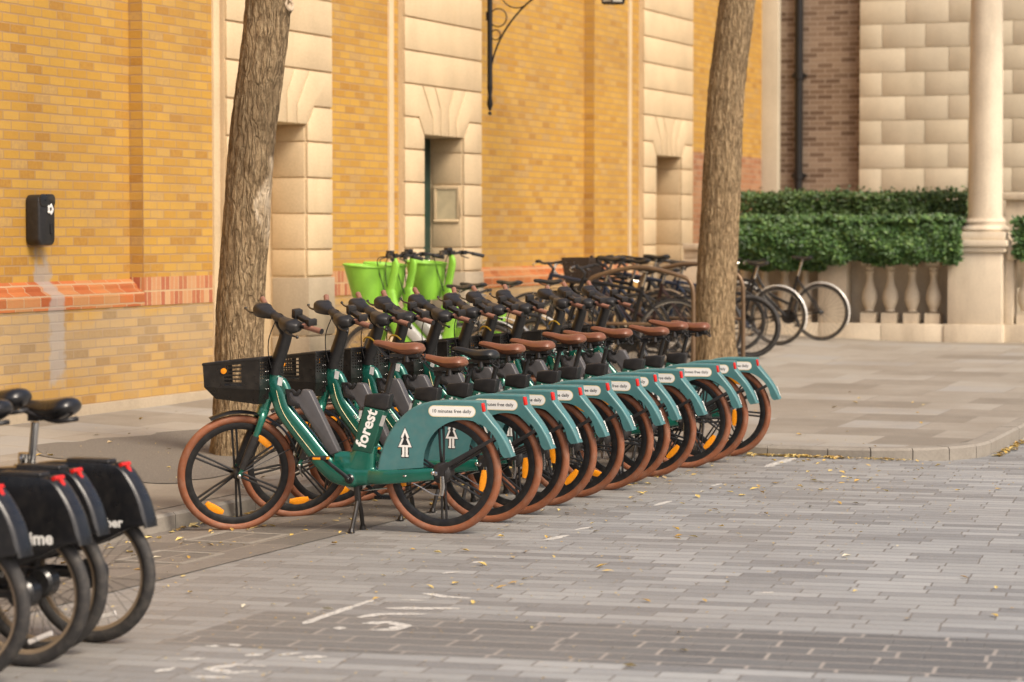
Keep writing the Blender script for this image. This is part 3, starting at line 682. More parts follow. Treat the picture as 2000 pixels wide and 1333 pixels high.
# lantern bracket and lantern
t = thing('lantern_bracket', 'black wrought iron scroll bracket fixed to the brick wall', 'bracket', (26.5, YB0, 3.0))
mb = MB(); mb.sweep([(0, -.035, .30), (0, -.035, 2.2)], .030, 10); mb.sweep([(0, -.035, .05), (0, -.035, .12), (0, -.035, .22), (0, -.035, .32)], [.012, .036, .022, .034], 12)
mb.ball((0, -.035, .02), .022); mb.box((0, -.012, 1.1), (.05, .03, .10)); mb.box((0, -.012, 2.0), (.05, .03, .10)); obj('wall_post', mb, 'iron', t)
arm = catmull([(0, -.04, .42), (0, -.07, .62), (0, -.17, .86), (0, -.33, 1.08), (0, -.56, 1.28), (0, -.95, 1.46), (0, -1.47, 1.56)], 6)
mb = MB(); mb.sweep(arm, .011, 8, ref=(1, 0, 0)); mb.sweep([(0, -.04, 1.95), (0, -.8, 1.96), (0, -1.5, 1.94)], .013, 8, ref=(1, 0, 0)); obj('arm', mb, 'iron', t)
mb = MB()
for cy, cz, r in ((-.105, .89, .055), (-.135, 1.08, .10), (-.36, 1.38, .20), (-.80, 1.68, .17), (-1.15, 1.74, .12)):
    mb.sweep([(0, cy + r * cos(a), cz + r * sin(a)) for a in [2 * pi * i / 28 for i in range(28)]], .007, 6, ref=(1, 0, 0), closed=True)
obj('scroll', mb, 'iron', t)
t = thing('wall_lantern', 'black framed glass lantern hanging from the iron bracket at the top edge', 'lantern', (26.5, YB0 - 1.49, 4.20))
def hexr(r, z): return [(r * cos(radians(60 * k + 15)), r * sin(radians(60 * k + 15)), z) for k in range(6)]
mb = MB(); lo, hi = hexr(.125, 0), hexr(.19, .42)
mb.add(lo + hi, [(k, (k + 1) % 6, (k + 1) % 6 + 6, k + 6) for k in range(6)] + [(5, 4, 3, 2, 1, 0)]); obj('glass', mb, 'glass_pale', t, smooth=0)
mb = MB(); lo, hi = hexr(.13, -.004), hexr(.195, .42)
for k in range(6):
    mb.sweep([lo[k], hi[k]], .008, 6); mb.sweep([lo[k], lo[(k + 1) % 6]], .009, 6); mb.sweep([hi[k], hi[(k + 1) % 6]], .012, 6)
obj('frame', mb, 'iron', t); mb = MB(); a_, b_ = hexr(.215, .425), hexr(.05, .58)
mb.add(a_ + b_, [(k, (k + 1) % 6, (k + 1) % 6 + 6, k + 6) for k in range(6)] + [tuple(range(5, -1, -1)), tuple(range(6, 12))]); mb.ball((0, 0, .62), .045); mb.sweep([(0, 0, .62), (0, 0, .76)], .012, 8)
obj('roof', mb, 'iron', t, smooth=0)

# ------------------------------------------------------------------ stone portico and rear building at the end of the pavement
XF = 31.4
bal = thing('stone_balustrade', 'pale stone balustrade with turned balusters under the ivy', 'balustrade', (XF, 8, .3))
def bobj(name, mb, m, root, **k):
    o = obj(name, mb, m, None, **k); o.parent = root; o.matrix_parent_inverse = Matrix.Translation(root.location).inverted(); return o
def yz_box(mb, x0, x1, y0, y1, z0, z1): mb.box(((x0 + x1) / 2, (y0 + y1) / 2, (z0 + z1) / 2), (x1 - x0, y1 - y0, z1 - z0))
mb = MB()
for y0, y1 in ((6.80, 7.60), (7.603, 8.40), (8.403, 9.3), (9.303, 10.2)): yz_box(mb, XF, XF + .45, y0, y1, .1, .555)
bobj('base', mb, 'portico_stone', bal, bevel=.012)
mb = MB(); yz_box(mb, XF + .04, XF + .36, 6.80, 10.2, 1.36, 1.47); yz_box(mb, XF + .0, XF + .40, 6.80, 10.2, 1.47, 1.55); bobj('rail', mb, 'portico_stone', bal, bevel=.01)
mb = MB(); yz_box(mb, XF + .05, XF + .35, 8.06, 8.42, .556, 1.36); bobj('end_pier', mb, 'portico_stone', bal, bevel=.008); mb = MB(); yz_box(mb, XF + .05, XF + .35, 9.75, 10.2, .556, 1.36); bobj('end_pier', mb, 'portico_stone', bal, bevel=.008)
PB = [(.105, 0), (.105, .13), (.062, .15), (.050, .17), (.058, .19), (.085, .25), (.098, .32), (.090, .39), (.060, .47), (.042, .55), (.040, .60), (.050, .625), (.056, .645), (.044, .665), (.062, .70), (.095, .725), (.095, .805)]
def baluster(y, root, x=XF + .20):
    mb = MB(); sq = [p for p in PB if p[1] <= .13]
    mb.box((x, y, .556 + .065), (.19, .19, .13)); mb.lathe([(r, z + .556) for r, z in PB[2:15]], (x, y, 0), 'z', 20); mb.box((x, y, .556 + .762), (.17, .17, .084))
    bobj('baluster', mb, 'portico_stone', root, smooth=40)
for y in (6.86, 7.00 - .027, 7.244, 7.523, 7.79): 
    if y != 6.86: baluster(y, bal)
for i in range(5): baluster(8.62 + .27 * i, bal)
mb = MB(); yz_box(mb, XF + .385, XF + .60, 6.80, 10.2, .1, 1.46); bobj('rear_panel', mb, 'portico_stone', bal)
mb = MB(); yz_box(mb, XF + .62, XF + .75, 4.2, 6.085, .1, 1.50); bobj('rear_panel', mb, 'portico_stone', por) if False else None
por = thing('stone_portico', 'pale stone column on a square pedestal at the right with ledge and side wall', 'portico', (XF, 6.4, .3))
mb = MB(); yz_box(mb, XF - .02, XF + .62, 6.07, 6.80, .1, .56); yz_box(mb, XF, XF + .60, 6.09, 6.76, .56, 1.45); bobj('pedestal', mb, 'portico_stone', por, bevel=.01)
mb = MB(); yz_box(mb, XF + .012, XF + .1, 6.20, 6.66, .70, 1.33)
mb = MB(); yz_box(mb, XF - .03, XF + .63, 6.05, 6.80, 1.45, 1.52); yz_box(mb, XF - .06, XF + .66, 6.02, 6.83, 1.52, 1.60); yz_box(mb, XF + .0, XF + .60, 6.06, 6.77, 1.60, 1.70); bobj('pedestal_cap', mb, 'portico_stone', por, bevel=.012)
CX, CY = XF + .29, 6.355
mb = MB(); mb.lathe([(.28, 1.701), (.30, 1.73), (.285, 1.765), (.255, 1.775), (.248, 1.80), (.26, 1.825), (.245, 1.85), (.236, 1.862)], (CX, CY, 0), 'z', 40); bobj('column_base', mb, 'portico_stone', por, smooth=50)
mb = MB(); mb.lathe([(.222, 1.862), (.212, 1.90), (.208, 2.6), (.205, 3.4), (.198, 4.2), (.188, 5.2), (.18, 5.8)], (CX, CY, 0), 'z', 40); bobj('column_shaft', mb, 'portico_stone', por, smooth=50)
mb = MB(); yz_box(mb, XF - .1, XF + .7, 3.2, 6.8, 5.8, 6.6); bobj('entablature', mb, 'portico_stone', por, bevel=.02)
mb = MB(); yz_box(mb, XF + .10, XF + .50, 4.2, 6.085, .1, .56); yz_box(mb, XF + .16, XF + .44, 5.98, 6.085, .56, 1.45); yz_box(mb, XF + .10, XF + .5, 4.2, 6.04, 1.36, 1.54); bobj('side_rail', mb, 'portico_stone', por, bevel=.01)
for i in range(5): baluster(5.85 - .27 * i, por, XF + .30)
mb = MB(); yz_box(mb, XF + .9, XF + 1.3, 4.0, 6.22, 1.0, 2.10); yz_box(mb, XF + .84, XF + 1.36, 4.0, 6.28, 2.10, 2.19); bobj('ledge', mb, 'portico_stone', por, bevel=.012)
rear = thing('rear_building', 'stone and dark brick building behind the ivy hedge', 'building', (38, 8, .3))
XR = 37.4
mats3 = ['ashlar_a', 'ashlar_b', 'ashlar_c']; mb = MB(); r2 = random.Random(3)
for i in range(22):
    z0 = 2.643 - .3553 * 4 + .3553 * i; z1 = z0 + .3553; odd = (i % 2)
    ys = [9.396]; y = 9.05 if odd else 8.70
    while y > 3.5: ys.append(y); y -= .645
    ys.append(3.4)
    for j in range(len(ys) - 1):
        mb.mi = r2.choice([0, 0, 1, 2, 0, 2]); g = .0055
        mb.box((XR + .1, (ys[j] + ys[j + 1]) / 2, (z0 + z1) / 2), (.2, ys[j] - ys[j + 1] - 2 * g, .3553 - 2 * g))
bobj('ashlar_wall', mb, mats3, rear, bevel=.003)
mb = MB(); yz_box(mb, XR + .014, XR + .5, 3.4, 9.39, .3, 8.6); bobj('wall_backing', mb, 'ashlar_b', rear)
mb = MB()
mb.lathe([(1, 0)], n=3) if False else None
mb.box((XR + .34, 10.02, 4.4), (.4, 1.26, 8.2)); bobj('brick_wall', mb, 'dark_brick', rear, smooth=0)
mb = MB(); yz_box(mb, XR + .0, XR + .6, 10.645, 11.075, .3, 8.5); bobj('stone_pier', mb, 'ashlar_b', rear, bevel=.01)
t = thing('drainpipe', 'black iron drainpipe running up the dark brick wall', 'drainpipe', (XR + .08, 10.345, .4))
mb = MB(); mb.sweep([(0, 0, 0), (0, 0, 8)], .062, 14); obj('pipe', mb, 'iron', t)
for i in range(5): mb = MB(); mb.sweep([(0, 0, .6 + 1.5 * i), (0, 0, .70 + 1.5 * i)], .078, 14); mb.box((.03, 0, .65 + 1.5 * i), (.05, .22, .05)); obj('collar', mb, 'iron', t)

# foliage: leaf-sized faces spread through a volume
def leaves(mb, pts, size, flat=None, up=0.35, rr=None):
    rr = rr or rnd
    for p in pts:
        s = size * rr.uniform(.6, 1.35)
        d = Vector((rr.gauss(0, 1), rr.gauss(0, 1), rr.gauss(0, 1) * .8)); d.normalize()
        nrm = (Vector(flat) * 0.9 + Vector((rr.gauss(0, .55), rr.gauss(0, .55), rr.gauss(0, .55) + up))).normalized() if flat else d.cross(Vector((rr.random(), rr.random(), 1))).normalized()
        a = (d - d.dot(nrm) * nrm).normalized(); b = nrm.cross(a); p = Vector(p)
        mb.add([p - a * s * .1, p + a * s * .35 + b * s * .36 - nrm * s * .08, p + a * s * 1.0, p + a * s * .35 - b * s * .36 - nrm * s * .08, p + a * s * .45 + nrm * s * .10],
               [(0, 1, 4), (1, 2, 4), (2, 3, 4), (3, 0, 4)])
hed = thing('clipped_hedge', 'flat-topped clipped hedge standing behind the ivy', 'hedge', (32.4, 8, .4))
mb = MB(); r3 = random.Random(5)
def bmp(y, z, s=1.0): return noise.noise(Vector((y * 2.2, z * 2.6, s))) * .5 + noise.noise(Vector((y * 6, z * 7, s + 4))) * .22
pts = []
for i in range(15000):
    y = r3.uniform(6.66, 9.72); f = r3.random()
    if f < .72: z = r3.uniform(1.5, 2.17); x = 31.95 + .22 * bmp(y, z, 2) + abs(r3.gauss(0, .05)); 
    else: x = r3.uniform(32.0, 32.8); z = 2.19 + .05 * bmp(y, x, 7) - abs(r3.gauss(0, .02)) + (r3.random() < .05) * r3.random() * .10
    pts.append((x, y, z))
leaves(mb, pts[:10800], .052, (-1, 0, 0), rr=r3); leaves(mb, pts[10800:], .052, (-.3, 0, 1), rr=r3)
hf = obj('foliage', mb, 'hedge_leaf', None, smooth=0); hf.parent = hed; hf.matrix_parent_inverse = Matrix.Translation(hed.location).inverted()
mb = MB(); yz_box(mb, 32.13, 32.7, 6.7, 9.42, .5, 2.1); o = obj('stems', mb, 'hedge_leaf', None); o.parent = hed; o.matrix_parent_inverse = Matrix.Translation(hed.location).inverted()
ivy = thing('ivy_hedge', 'dense glossy ivy spilling over the stone balustrade rail', 'ivy', (31.6, 8, 1.4))
mb = MB(); pts = []
for i in range(30000):
    y = r3.uniform(6.58, 9.44); z = r3.uniform(1.24, 1.90)
    lowedge = 1.33 + .07 * noise.noise(Vector((y * 3.1, 0, 0))) + .05 * noise.noise(Vector((y * 9, 0, 3))) - (.10 if y > 8.3 else 0)
    hiedge = 1.84 + .09 * noise.noise(Vector((y * 2.7, 5, 0)))
    if z < lowedge or z > hiedge: continue
    if y < 6.83 and r3.random() < .2: continue
    k = (z - 1.25) / .62; bulge = sin(pi * min(1, max(0, k * .9 + .12))) * .20
    pts.append((31.36 - bulge - .26 * bmp(y, z, 9) + abs(r3.gauss(0, .06)), y, z))
for i in range(9000):
    y = r3.uniform(6.6, 9.44); x = r3.uniform(31.25, 32.05); pts.append((x, y, 1.86 + .07 * bmp(y, x, 3)))
leaves(mb, pts, .062, (-.85, -.1, .35), rr=r3)
o = obj('foliage', mb, 'ivy_leaf', None, smooth=0); o.parent = ivy; o.matrix_parent_inverse = Matrix.Translation(ivy.location).inverted()
mb = MB(); yz_box(mb, 31.42, 31.98, 6.84, 9.25, 1.555, 1.80); o = obj('stems', mb, 'ivy_leaf', None); o.parent = ivy; o.matrix_parent_inverse = Matrix.Translation(ivy.location).inverted()
iv2 = thing('ivy_clump', 'small clump of ivy over the rail right of the stone column', 'ivy', (31.5, 5.5, 1.4)); mb = MB(); pts = []
for i in range(5000):
    y = r3.uniform(4.6, 5.93 + .05 * r3.random()); z = r3.uniform(1.30, 1.88)
    if z < 1.38 + .08 * noise.noise(Vector((y * 5, 1, 1))): continue
    pts.append((31.42 - .15 * bmp(y, z, 4) + abs(r3.gauss(0, .06)), y, z))
leaves(mb, pts, .062, (-.85, -.1, .35), rr=r3); o = obj('foliage', mb, 'ivy_leaf', None, smooth=0); o.parent = iv2; o.matrix_parent_inverse = Matrix.Translation(iv2.location).inverted()

# ------------------------------------------------------------------ street trees
def trunk(path, radii, seed, n=84, rows=210, base_flare=.22, knots=()):
    P = catmull(path, 12); L = len(P); vs = []; rr = random.Random(seed); off = rr.uniform(0, 50)
    ds = [0]
    for i in range(1, L): ds.append(ds[-1] + (P[i] - P[i - 1]).length)
    mb = MB()
    for i in range(rows + 1):
        d = ds[-1] * i / rows; k = 0
        while k < L - 2 and ds[k + 1] < d: k += 1
        u = (d - ds[k]) / max(1e-6, ds[k + 1] - ds[k]); p = P[k].lerp(P[k + 1], u)
        t = i / rows * (len(radii) - 1); q = min(int(t), len(radii) - 2); r = radii[q] * (1 - (t - q)) + radii[q + 1] * (t - q)
        for j in range(n):
            a = 2 * pi * j / n; ca, sa = cos(a), sin(a)
            w = noise.noise(Vector((ca * 1.1 + off, sa * 1.1, d * .9))) * .045 + noise.noise(Vector((ca * 5 + off, sa * 5, d * 1.6))) * .035 + abs(noise.noise(Vector((ca * 13 + off, sa * 13, d * 2.6)))) * .085
            w += noise.noise(Vector((ca * 24, sa * 24, d * 12))) * .03 + noise.noise(Vector((ca * 9 + 3, sa * 9, d * 9 + off))) * .03
            for ka, kd, kh in knots: w += kh * math.exp(-(((a - ka + pi) % (2 * pi) - pi) ** 2) / .07 - ((d - kd) ** 2) / .004)
            fl = base_flare * math.exp(-d / .22) * (1 + .5 * sin(a * 5 + off))
            R = r * (1 + w + fl); vs.append((p.x + R * ca, p.y + R * sa, p.z))
    fs = [(i * n + j, i * n + (j + 1) % n, (i + 1) * n + (j + 1) % n, (i + 1) * n + j) for i in range(rows) for j in range(n)]
    mb.add(vs, fs); return mb
T1 = thing('street_tree', 'leaning street tree with pale bark scar and pruned stub behind the nearest bicycle', 'tree', (16.1, 8.53, .09), 0, 'street trees rising from the pavement')
path = [(0, 0, -.05), (-.02, -.01, .5), (.0, -.02, 1.1), (.02, -.06, 1.7), (.05, -.10, 2.3), (.09, -.165, 2.9), (.12, -.22, 3.5), (.16, -.26, 4.3), (.20, -.30, 5.4)]
obj('trunk', trunk(path, [.172, .167, .163, .160, .157, .153, .150, .145, .12], 3, knots=((radians(-135), 2.45, .10), (radians(-150), 2.15, .12), (radians(-120), 2.12, .07), (radians(-160), 1.1, .05))), 'bark_scarred', T1, smooth=60)
mb = MB(); mb.sweep([(.10, -.16, 3.02), (.12, -.27, 3.12), (.12, -.33, 3.19)], [.075, .062, .055], 14, ref=(1, 0, 0)); obj('branch_stub', mb, 'bark', T1)
mb = MB(); mb.lathe([(.048, 0), (.052, .012), (.044, .02), (.030, .018), (.026, .008)], (0, 0, 0), 'z', 18); st = obj('cut_face', mb, 'bare_wood', T1, loc=(.118, -.345, 3.20)); st.rotation_euler = (radians(75), 0, radians(-10))
mb = MB(); 
for k in range(4):
    a = k * 1.6 + .4; mb.sweep(catmull([(.19, -.24, 5.2 - .2 * k), (.19 + .4 * cos(a), -.24 + .4 * sin(a), 5.9), (.19 + 1.1 * cos(a), -.24 + 1.1 * sin(a), 6.9)], 4), [.07, .05, .03], 10)
obj('limb', mb, 'bark', T1)
T2 = thing('street_tree', 'street tree with forked shoulder and smooth brown bark beside the parked city bicycles', 'tree', (25.1, 7.80, .24), 0, 'street trees rising from the pavement')
path = [(0, 0, -.05), (-.0, -.0, .6), (.02, -.03, 1.4), (.05, -.06, 2.2), (.07, -.09, 2.9), (.09, -.16, 3.5), (.12, -.23, 4.1), (.17, -.32, 4.9), (.2, -.36, 5.8)]
obj('trunk', trunk(path, [.212, .198, .192, .188, .18, .178, .180, .21, .17], 11, knots=((radians(-140), 2.0, .10), (radians(-120), 1.0, .06), (radians(-165), 2.9, .08), (radians(-130), 1.72, .08)), base_flare=.30), 'bark', T2, smooth=60)
mb = MB(); mb.ball((.03, -.20, 3.75), (.085, .07, .10), 12, 8); mb.sweep([(.04, .05, 3.9), (-.02, .22, 4.6), (-.1, .5, 5.6)], [.10, .09, .07], 12); obj('branch_stub', mb, 'bark', T2)

# ------------------------------------------------------------------ wheels
def mag_wheel(parent, name, R=.345, refl=((215, 1), (330, 1))):
    """six twin spokes; origin at the hub, axle along y"""
    mb = MB()
    mb.lathe([(.006, -.055), (.022, -.055), (.030, -.045), (.034, -.02), (.034, .02), (.030, .045), (.022, .055), (.006, .055)], n=24)
    for k in range(6):
        a = radians(28 + 60 * k)
        for s in (-1, 1):
            d = Vector((cos(a), 0, sin(a))); nrm = Vector((-sin(a), 0, cos(a)))
            mb.sweep([d * .026 + nrm * s * .008 + Vector((0, .012 * s, 0)), d * .15 + nrm * s * .012, d * .268 + nrm * s * .013], [(.010, .0080), (.008, .0062), (.009, .0075)], 8, ex=2.6)
    w = obj(name, mb, 'rim_black', parent)
    mb = MB(); mb.lathe([(.298, -.014), (.306, -.011), (.306, .011), (.298, .014), (.275, .013), (.262, .008), (.262, -.008), (.275, -.013)], closed=True, n=80); obj('rim', mb, 'rim_black', w, smooth=50)
    mb = MB(); prof = []
    for i in range(14):
        a = 2 * pi * i / 14; prof.append((.3215 + .0235 * cos(a), .0235 * sin(a)))
    mb.lathe(prof, closed=True, n=84); obj('tyre', mb, 'tyre_brown', w, smooth=70)
    for an, s in refl:
        mb = MB(); a0 = radians(an - 14); a1 = radians(an + 14); P = [Vector((.243 * cos(a0 + (a1 - a0) * i / 8), 0, .243 * sin(a0 + (a1 - a0) * i / 8))) for i in range(9)]
        mb.sweep(P, [(.006, .013), (.007, .023), (.007, .023), (.006, .013)], 12, ex=3); obj('reflector', mb, 'amber', w)
    return w
def spoke_wheel(parent, name, R=.35, tyre='tyre_black', rim='steel', r=.018, n=24, hub=.02, refl=None, th=.0013, tyre_r=None):
    tr = tyre_r or r; mb = MB()
    mb.lathe([(.006, -.05), (hub * .8, -.045), (hub * 1.3, -.036), (hub, -.03), (hub, .03), (hub * 1.3, .036), (hub * .8, .045), (.006, .05)], n=20)
    Ri = R - 2 * tr - .004
    for k in range(n):
        a = 2 * pi * k / n; b = a + (1 if k % 4 < 2 else -1) * .30; s = -1 if k % 2 else 1
        mb.sweep([(hub * cos(b), .03 * s, hub * sin(b)), (Ri * cos(a), 0, Ri * sin(a))], th, 5, cap=False)
    w = obj(name, mb, 'dark_metal', parent)
    mb = MB(); mb.lathe([(Ri + .008, -.011), (Ri + .010, .011), (Ri - .006, .009), (Ri - .010, 0), (Ri - .006, -.009)], closed=True, n=60); obj('rim', mb, rim, w, smooth=50)
    mb = MB(); mb.lathe([(R - tr + tr * cos(2 * pi * i / 12), tr * sin(2 * pi * i / 12)) for i in range(12)], closed=True, n=72); obj('tyre', mb, tyre, w, smooth=70)
    if refl:
        for an in refl:
            a = radians(an); mb = MB(); d = Vector((cos(a), 0, sin(a))); t_ = Vector((-sin(a), 0, cos(a)))
            mb.sweep([d * (Ri * .80) - t_ * .055, d * (Ri * .80) + t_ * .055], [(.006, .010), (.007, .017), (.006, .010)], 10, ex=3); obj('reflector', mb, 'reflector_white', w)
    return w

# ------------------------------------------------------------------ the green rental bicycle: +x forward, +y rider's left, origin on the ground below the rear hub
HUBR = (0, 0, .342); HUBF = (1.245, 0, .313)
AX_P = Vector((1.041, 0, .79)); AX_D = Vector((-.309, 0, .951)).normalized(); AX_F = Vector((.951, 0, .309))
def make_green_bike():
    t = thing('rental_bicycle', 'x', 'bicycle')
    # frame, one welded body
    mb = MB()
    mb.sweep([(1.080, 0, .682), (1.045, 0, .785), (1.008, 0, .893)], [(.034, .034), (.033, .033), (.036, .036)], 20)
    dt = catmull([(1.020, 0, .835), (.985, 0, .765), (.945, 0, .668), (.83, 0, .530), (.715, 0, .392), (.635, 0, .325), (.55, 0, .300)], 6)
    mb.sweep(dt, [(.036, .044), (.038, .050), (.040, .052), (.040, .054), (.040, .058), (.044, .060), (.046, .054)], 20, ex=3.0)
    mb.sweep(catmull([(1.012, 0, .845), (.965, 0, .835), (.925, 0, .77)], 5), [(.028, .03), (.030, .030), (.030, .022)], 16, ex=2.5)
    mb.sweep(catmull([(.66, 0, .345), (.56, 0, .315), (.45, 0, .315), (.36, 0, .318)], 5), [(.040, .055), (.046, .062), (.044, .058), (.03, .036)], 20, ex=2.8)
    mb.sweep(catmull([(.500, 0, .33), (.478, 0, .40), (.462, 0, .455), (.445, 0, .50)], 4), [(.042, .105), (.040, .085), (.038, .070), (.036, .060)], 20, ex=3.4)
    for s in (-1, 1):
        mb.sweep(catmull([(.43, s * .022, .310), (.35, s * .052, .312), (.20, s * .064, .323), (.03, s * .068, .340)], 5), [(.020, .042), (.018, .042), (.016, .039), (.015, .034)], 16, ex=3)
    mb.ball((.540, 0, .295), (.062, .054, .054), 20, 12); mb.ball((.575, 0, .365), (.095, .042, .085), 20, 12); mb.sweep([(.64, 0, .40), (.52, 0, .40)], (.036, .05), 16, ex=3)
    obj('frame', remesh(mb, .0055, 3), 'green_paint', t).data.materials.append(MAT['green_paint'])
    # seat tube cover with its lettering, black cap
    mb = MB(); mb.prism([(.456, .710), (.330, .688), (.412, .440), (.532, .458)], -.036, .040); sp = obj('seat_tube_cover', mb, 'green_panel', t, bevel=.010, seg=3)
    mb = MB(); d = Vector((-.086, 0, .25)).normalized(); up_ = Vector((d.z, 0, -d.x))
    text(mb, 'forest', .226, Vector((.449, .0405, .470)) , d, up_, .0010, .028, center=False); obj('lettering', mb, 'white_print', sp, smooth=0)
    mb = MB(); mb.prism([(.492, .640), (.476, .640), (.466, .685), (.482, .685)], .0362, .0372)
    mb.prism([(.345, .662), (.322, .657), (.342, .597), (.365, .602)], .0402, .0412); obj('sticker', mb, 'pale_grey', sp)
    mb = MB(); mb.prism([(.460, .712), (.448, .776), (.36, .784), (.298, .780), (.312, .70), (.330, .688)], -.034, .041); mb.prism([(.494, .60), (.470, .71), (.452, .708), (.480, .58)], -.03, .036)
    obj('seat_tube_cap', mb, 'black_plastic', t, bevel=.009, seg=3)
    mb = MB(); mb.sweep([(.350, 0, .72), (.288, 0, .965)], .0155, 16); mb.sweep([(.352, 0, .765), (.345, 0, .79)], .023, 16); post = obj('seat_post', mb, 'black_plastic', t)
    # battery in the down tube
    mb = MB(); mb.prism([(.905, .722), (.852, .702), (.838, .682), (.662, .424), (.608, .446), (.770, .765), (.786, .795), (.832, .800), (.846, .768), (.880, .768), (.902, .797), (.926, .790)], -.028, .036)
    bt = obj('battery', mb, 'battery_grey', t, bevel=.010, seg=3)
    mb = MB(); mb.prism([(.932, .800), (.915, .712), (.852, .690), (.842, .716), (.895, .738), (.906, .770), (.895, .790), (.880, .762), (.850, .762), (.838, .790), (.850, .800), (.865, .782), (.885, .800)], .028, .041); obj('battery_bracket', mb, 'black_plastic', bt, bevel=.003)
    mb = MB(); P = [(.985, .039, .790), (.955, .041, .690), (.895, .042, .595), (.735, .042, .405)]
    mb.sweep(catmull(P, 6), (.0030, .0011), 8); obj('pinstripe', mb, 'cream_print', t)
    mb = MB(); mb.prism([(.975, .868), (.948, .862), (.955, .815), (.982, .822)], .0315, .0335); obj('badge', mb, 'white_print', t)
    mb = MB(); dd = Vector((-.641, 0, -.767)); text(mb, '10 minutes free daily', .24, Vector((.850, .0378, .600)), dd, Vector((-.767, 0, .641)) * -1 if False else Vector((-.767, 0, .641)).normalized() * 1, .0008, .006); obj('tube_lettering', mb, 'white_print', t, smooth=0)
    # crank, pedals, chain, kickstand
    mb = MB(); mb.lathe([(.004, .050), (.026, .050), (.028, .058), (.020, .066), (.004, .067)], (.538, 0, .298), n=20)
    mb.sweep([(.535, .080, .298), (.560, .086, .322), (.675, .090, .408), (.690, .090, .420)], [(.008, .015), (.008, .012), (.007, .010), (.007, .012)], 12, ex=3)
    mb.sweep([(.541, -.080, .298), (.516, -.086, .274), (.401, -.090, .188)], [(.008, .015), (.008, .012), (.007, .010)], 12, ex=3); mb.sweep([(.538, -.085, .298), (.538, .085, .298)], .012, 12); mb.ball((.538, .088, .298), (.010, .006, .010))
    obj('crank', mb, 'black_gloss', t)
    for s, c in ((1, (.690, .135, .420)), (-1, (.394, -.135, .180))):
        mb = MB(); mb.box(c, (.10, .075, .020)); mb.box((c[0], c[1], c[2] + .002), (.07, .085, .012)); mb.sweep([(c[0], c[1] - s * .06, c[2]), c], .006, 8)
        pd = obj('pedal', mb, 'black_plastic', t, bevel=.003); mb = MB(); mb.box((c[0], c[1] + s * .0435, c[2]), (.045, .005, .012)); mb.box((c[0] - .0515, c[1], c[2]), (.004, .04, .012)); obj('pedal_reflector', mb, 'amber', pd)
    mb = MB(); mb.lathe([(.004, -.052), (.075, -.052), (.080, -.049), (.075, -.046), (.004, -.046)], (.538, 0, .298), n=32)
    mb.sweep(catmull([(.56, -.05, .375), (.30, -.05, .385), (.03, -.05, .37), (-.035, -.05, .342), (.03, -.05, .305), (.20, -.05, .262), (.42, -.05, .232), (.53, -.05, .222), (.60, -.05, .25), (.615, -.05, .30), (.60, -.05, .35)], 5, True), (.003, .005), 6, closed=True)
    obj('chain', mb, 'steel', t)
    mb = MB(); mb.sweep([(.515, 0, .27), (.505, 0, .155)], [(.020, .018), (.020, .022), (.017, .017)], 12, ex=3); mb.lathe([(.003, .022), (.010, .022), (.010, .016), (.003, .016)], (.508, 0, .185), n=12)
    for s in (-1, 1): mb.sweep(catmull([(.505, s * .012, .165), (.505, s * .045, .11), (.510, s * .085, .030), (.512, s * .095, .004)], 4), [.012, .013, .012, .014], 10); mb.sweep([(.512, s * .093, .018), (.512, s * .098, -.003)], [(.018, .016), (.022, .020)], 12)
    obj('kickstand', mb, 'dark_metal', t)
    # rear wheel, hub motor, lock lever
    rw = mag_wheel(t, 'rear_wheel', refl=((-6, 1), (189, 1))); rw.location = HUBR
    mb = MB(); mb.lathe([(.004, -.050), (.030, -.050), (.058, -.038), (.060, 0), (.058, .038), (.046, .050), (.032, .056), (.030, .066), (.004, .066)], n=36); obj('hub_motor', mb, 'black_plastic', rw, smooth=30)
    mb = MB()
    for s in (-1, 1):
        mb.sweep([(-.005, s * .075, .365), (-.06, s * .074, .398), (-.322, s * .058, .548)], [(.004, .020), (.004, .013), (.003, .010)], 10, ex=4); mb.lathe([(.003, s * .070), (.030, s * .070), (.030, s * .079), (.003, s * .079)], (0, 0, .345), n=20)
    obj('fender_brace', mb, 'black_plastic', t)
    mb = MB(); mb.lathe([(.003, .078), (.014, .078), (.012, .088), (.003, .090)], (.015, 0, .343), n=16); mb.sweep([(-.024, .090, .33), (-.028, .094, .27), (-.022, .092, .222)], [(.005, .011), (.004, .014), (.005, .010)], 10, ex=3)
    P = catmull([(-.022, .092, .225), (.03, .085, .228), (.10, .078, .262), (.15, .074, .285)], 4); mb.sweep(P, .0030, 6)
    obj('lock_lever', mb, 'steel', t)
    mb = MB(); mb.ball((.145, .058, .345), (.012, .006, .007)); mb.ball((.20, .080, .325), (.010, .004, .006)); mb.ball((.035, .082, .345), (.011, .006, .011)); obj('bolt', mb, 'steel', t)
    # rear fender
    out = [(.378, .350), (.361, .430), (.319, .540), (.251, .637), (.162, .710), (.066, .743), (-.035, .754), (-.244, .754)]
    tail = [(-.250, .700), (-.298, .642), (-.345, .585), (-.388, .516), (-.420, .446)]
    inn = [(-.372, .436), (-.351, .463), (-.331, .527), (-.291, .584), (-.237, .622), (-.19, .640), (-.123, .645), (-.055, .631), (.006, .597), (.046, .557), (.074, .511), (.094, .453), (.101, .401), (.101, .372)]
    so = [(p.x, p.z) for p in catmull([(p[0], 0, p[1]) for p in out[:-1]], 4)] + [out[-1]]; st_ = [(p.x, p.z) for p in catmull([(p[0], 0, p[1]) for p in tail], 4)]; si = [(p.x, p.z) for p in catmull([(p[0], 0, p[1]) for p in inn], 3)]
    side = so + st_ + si
    mb = MB()
    top = so + st_; n = len(top); vs = []; nrm = []
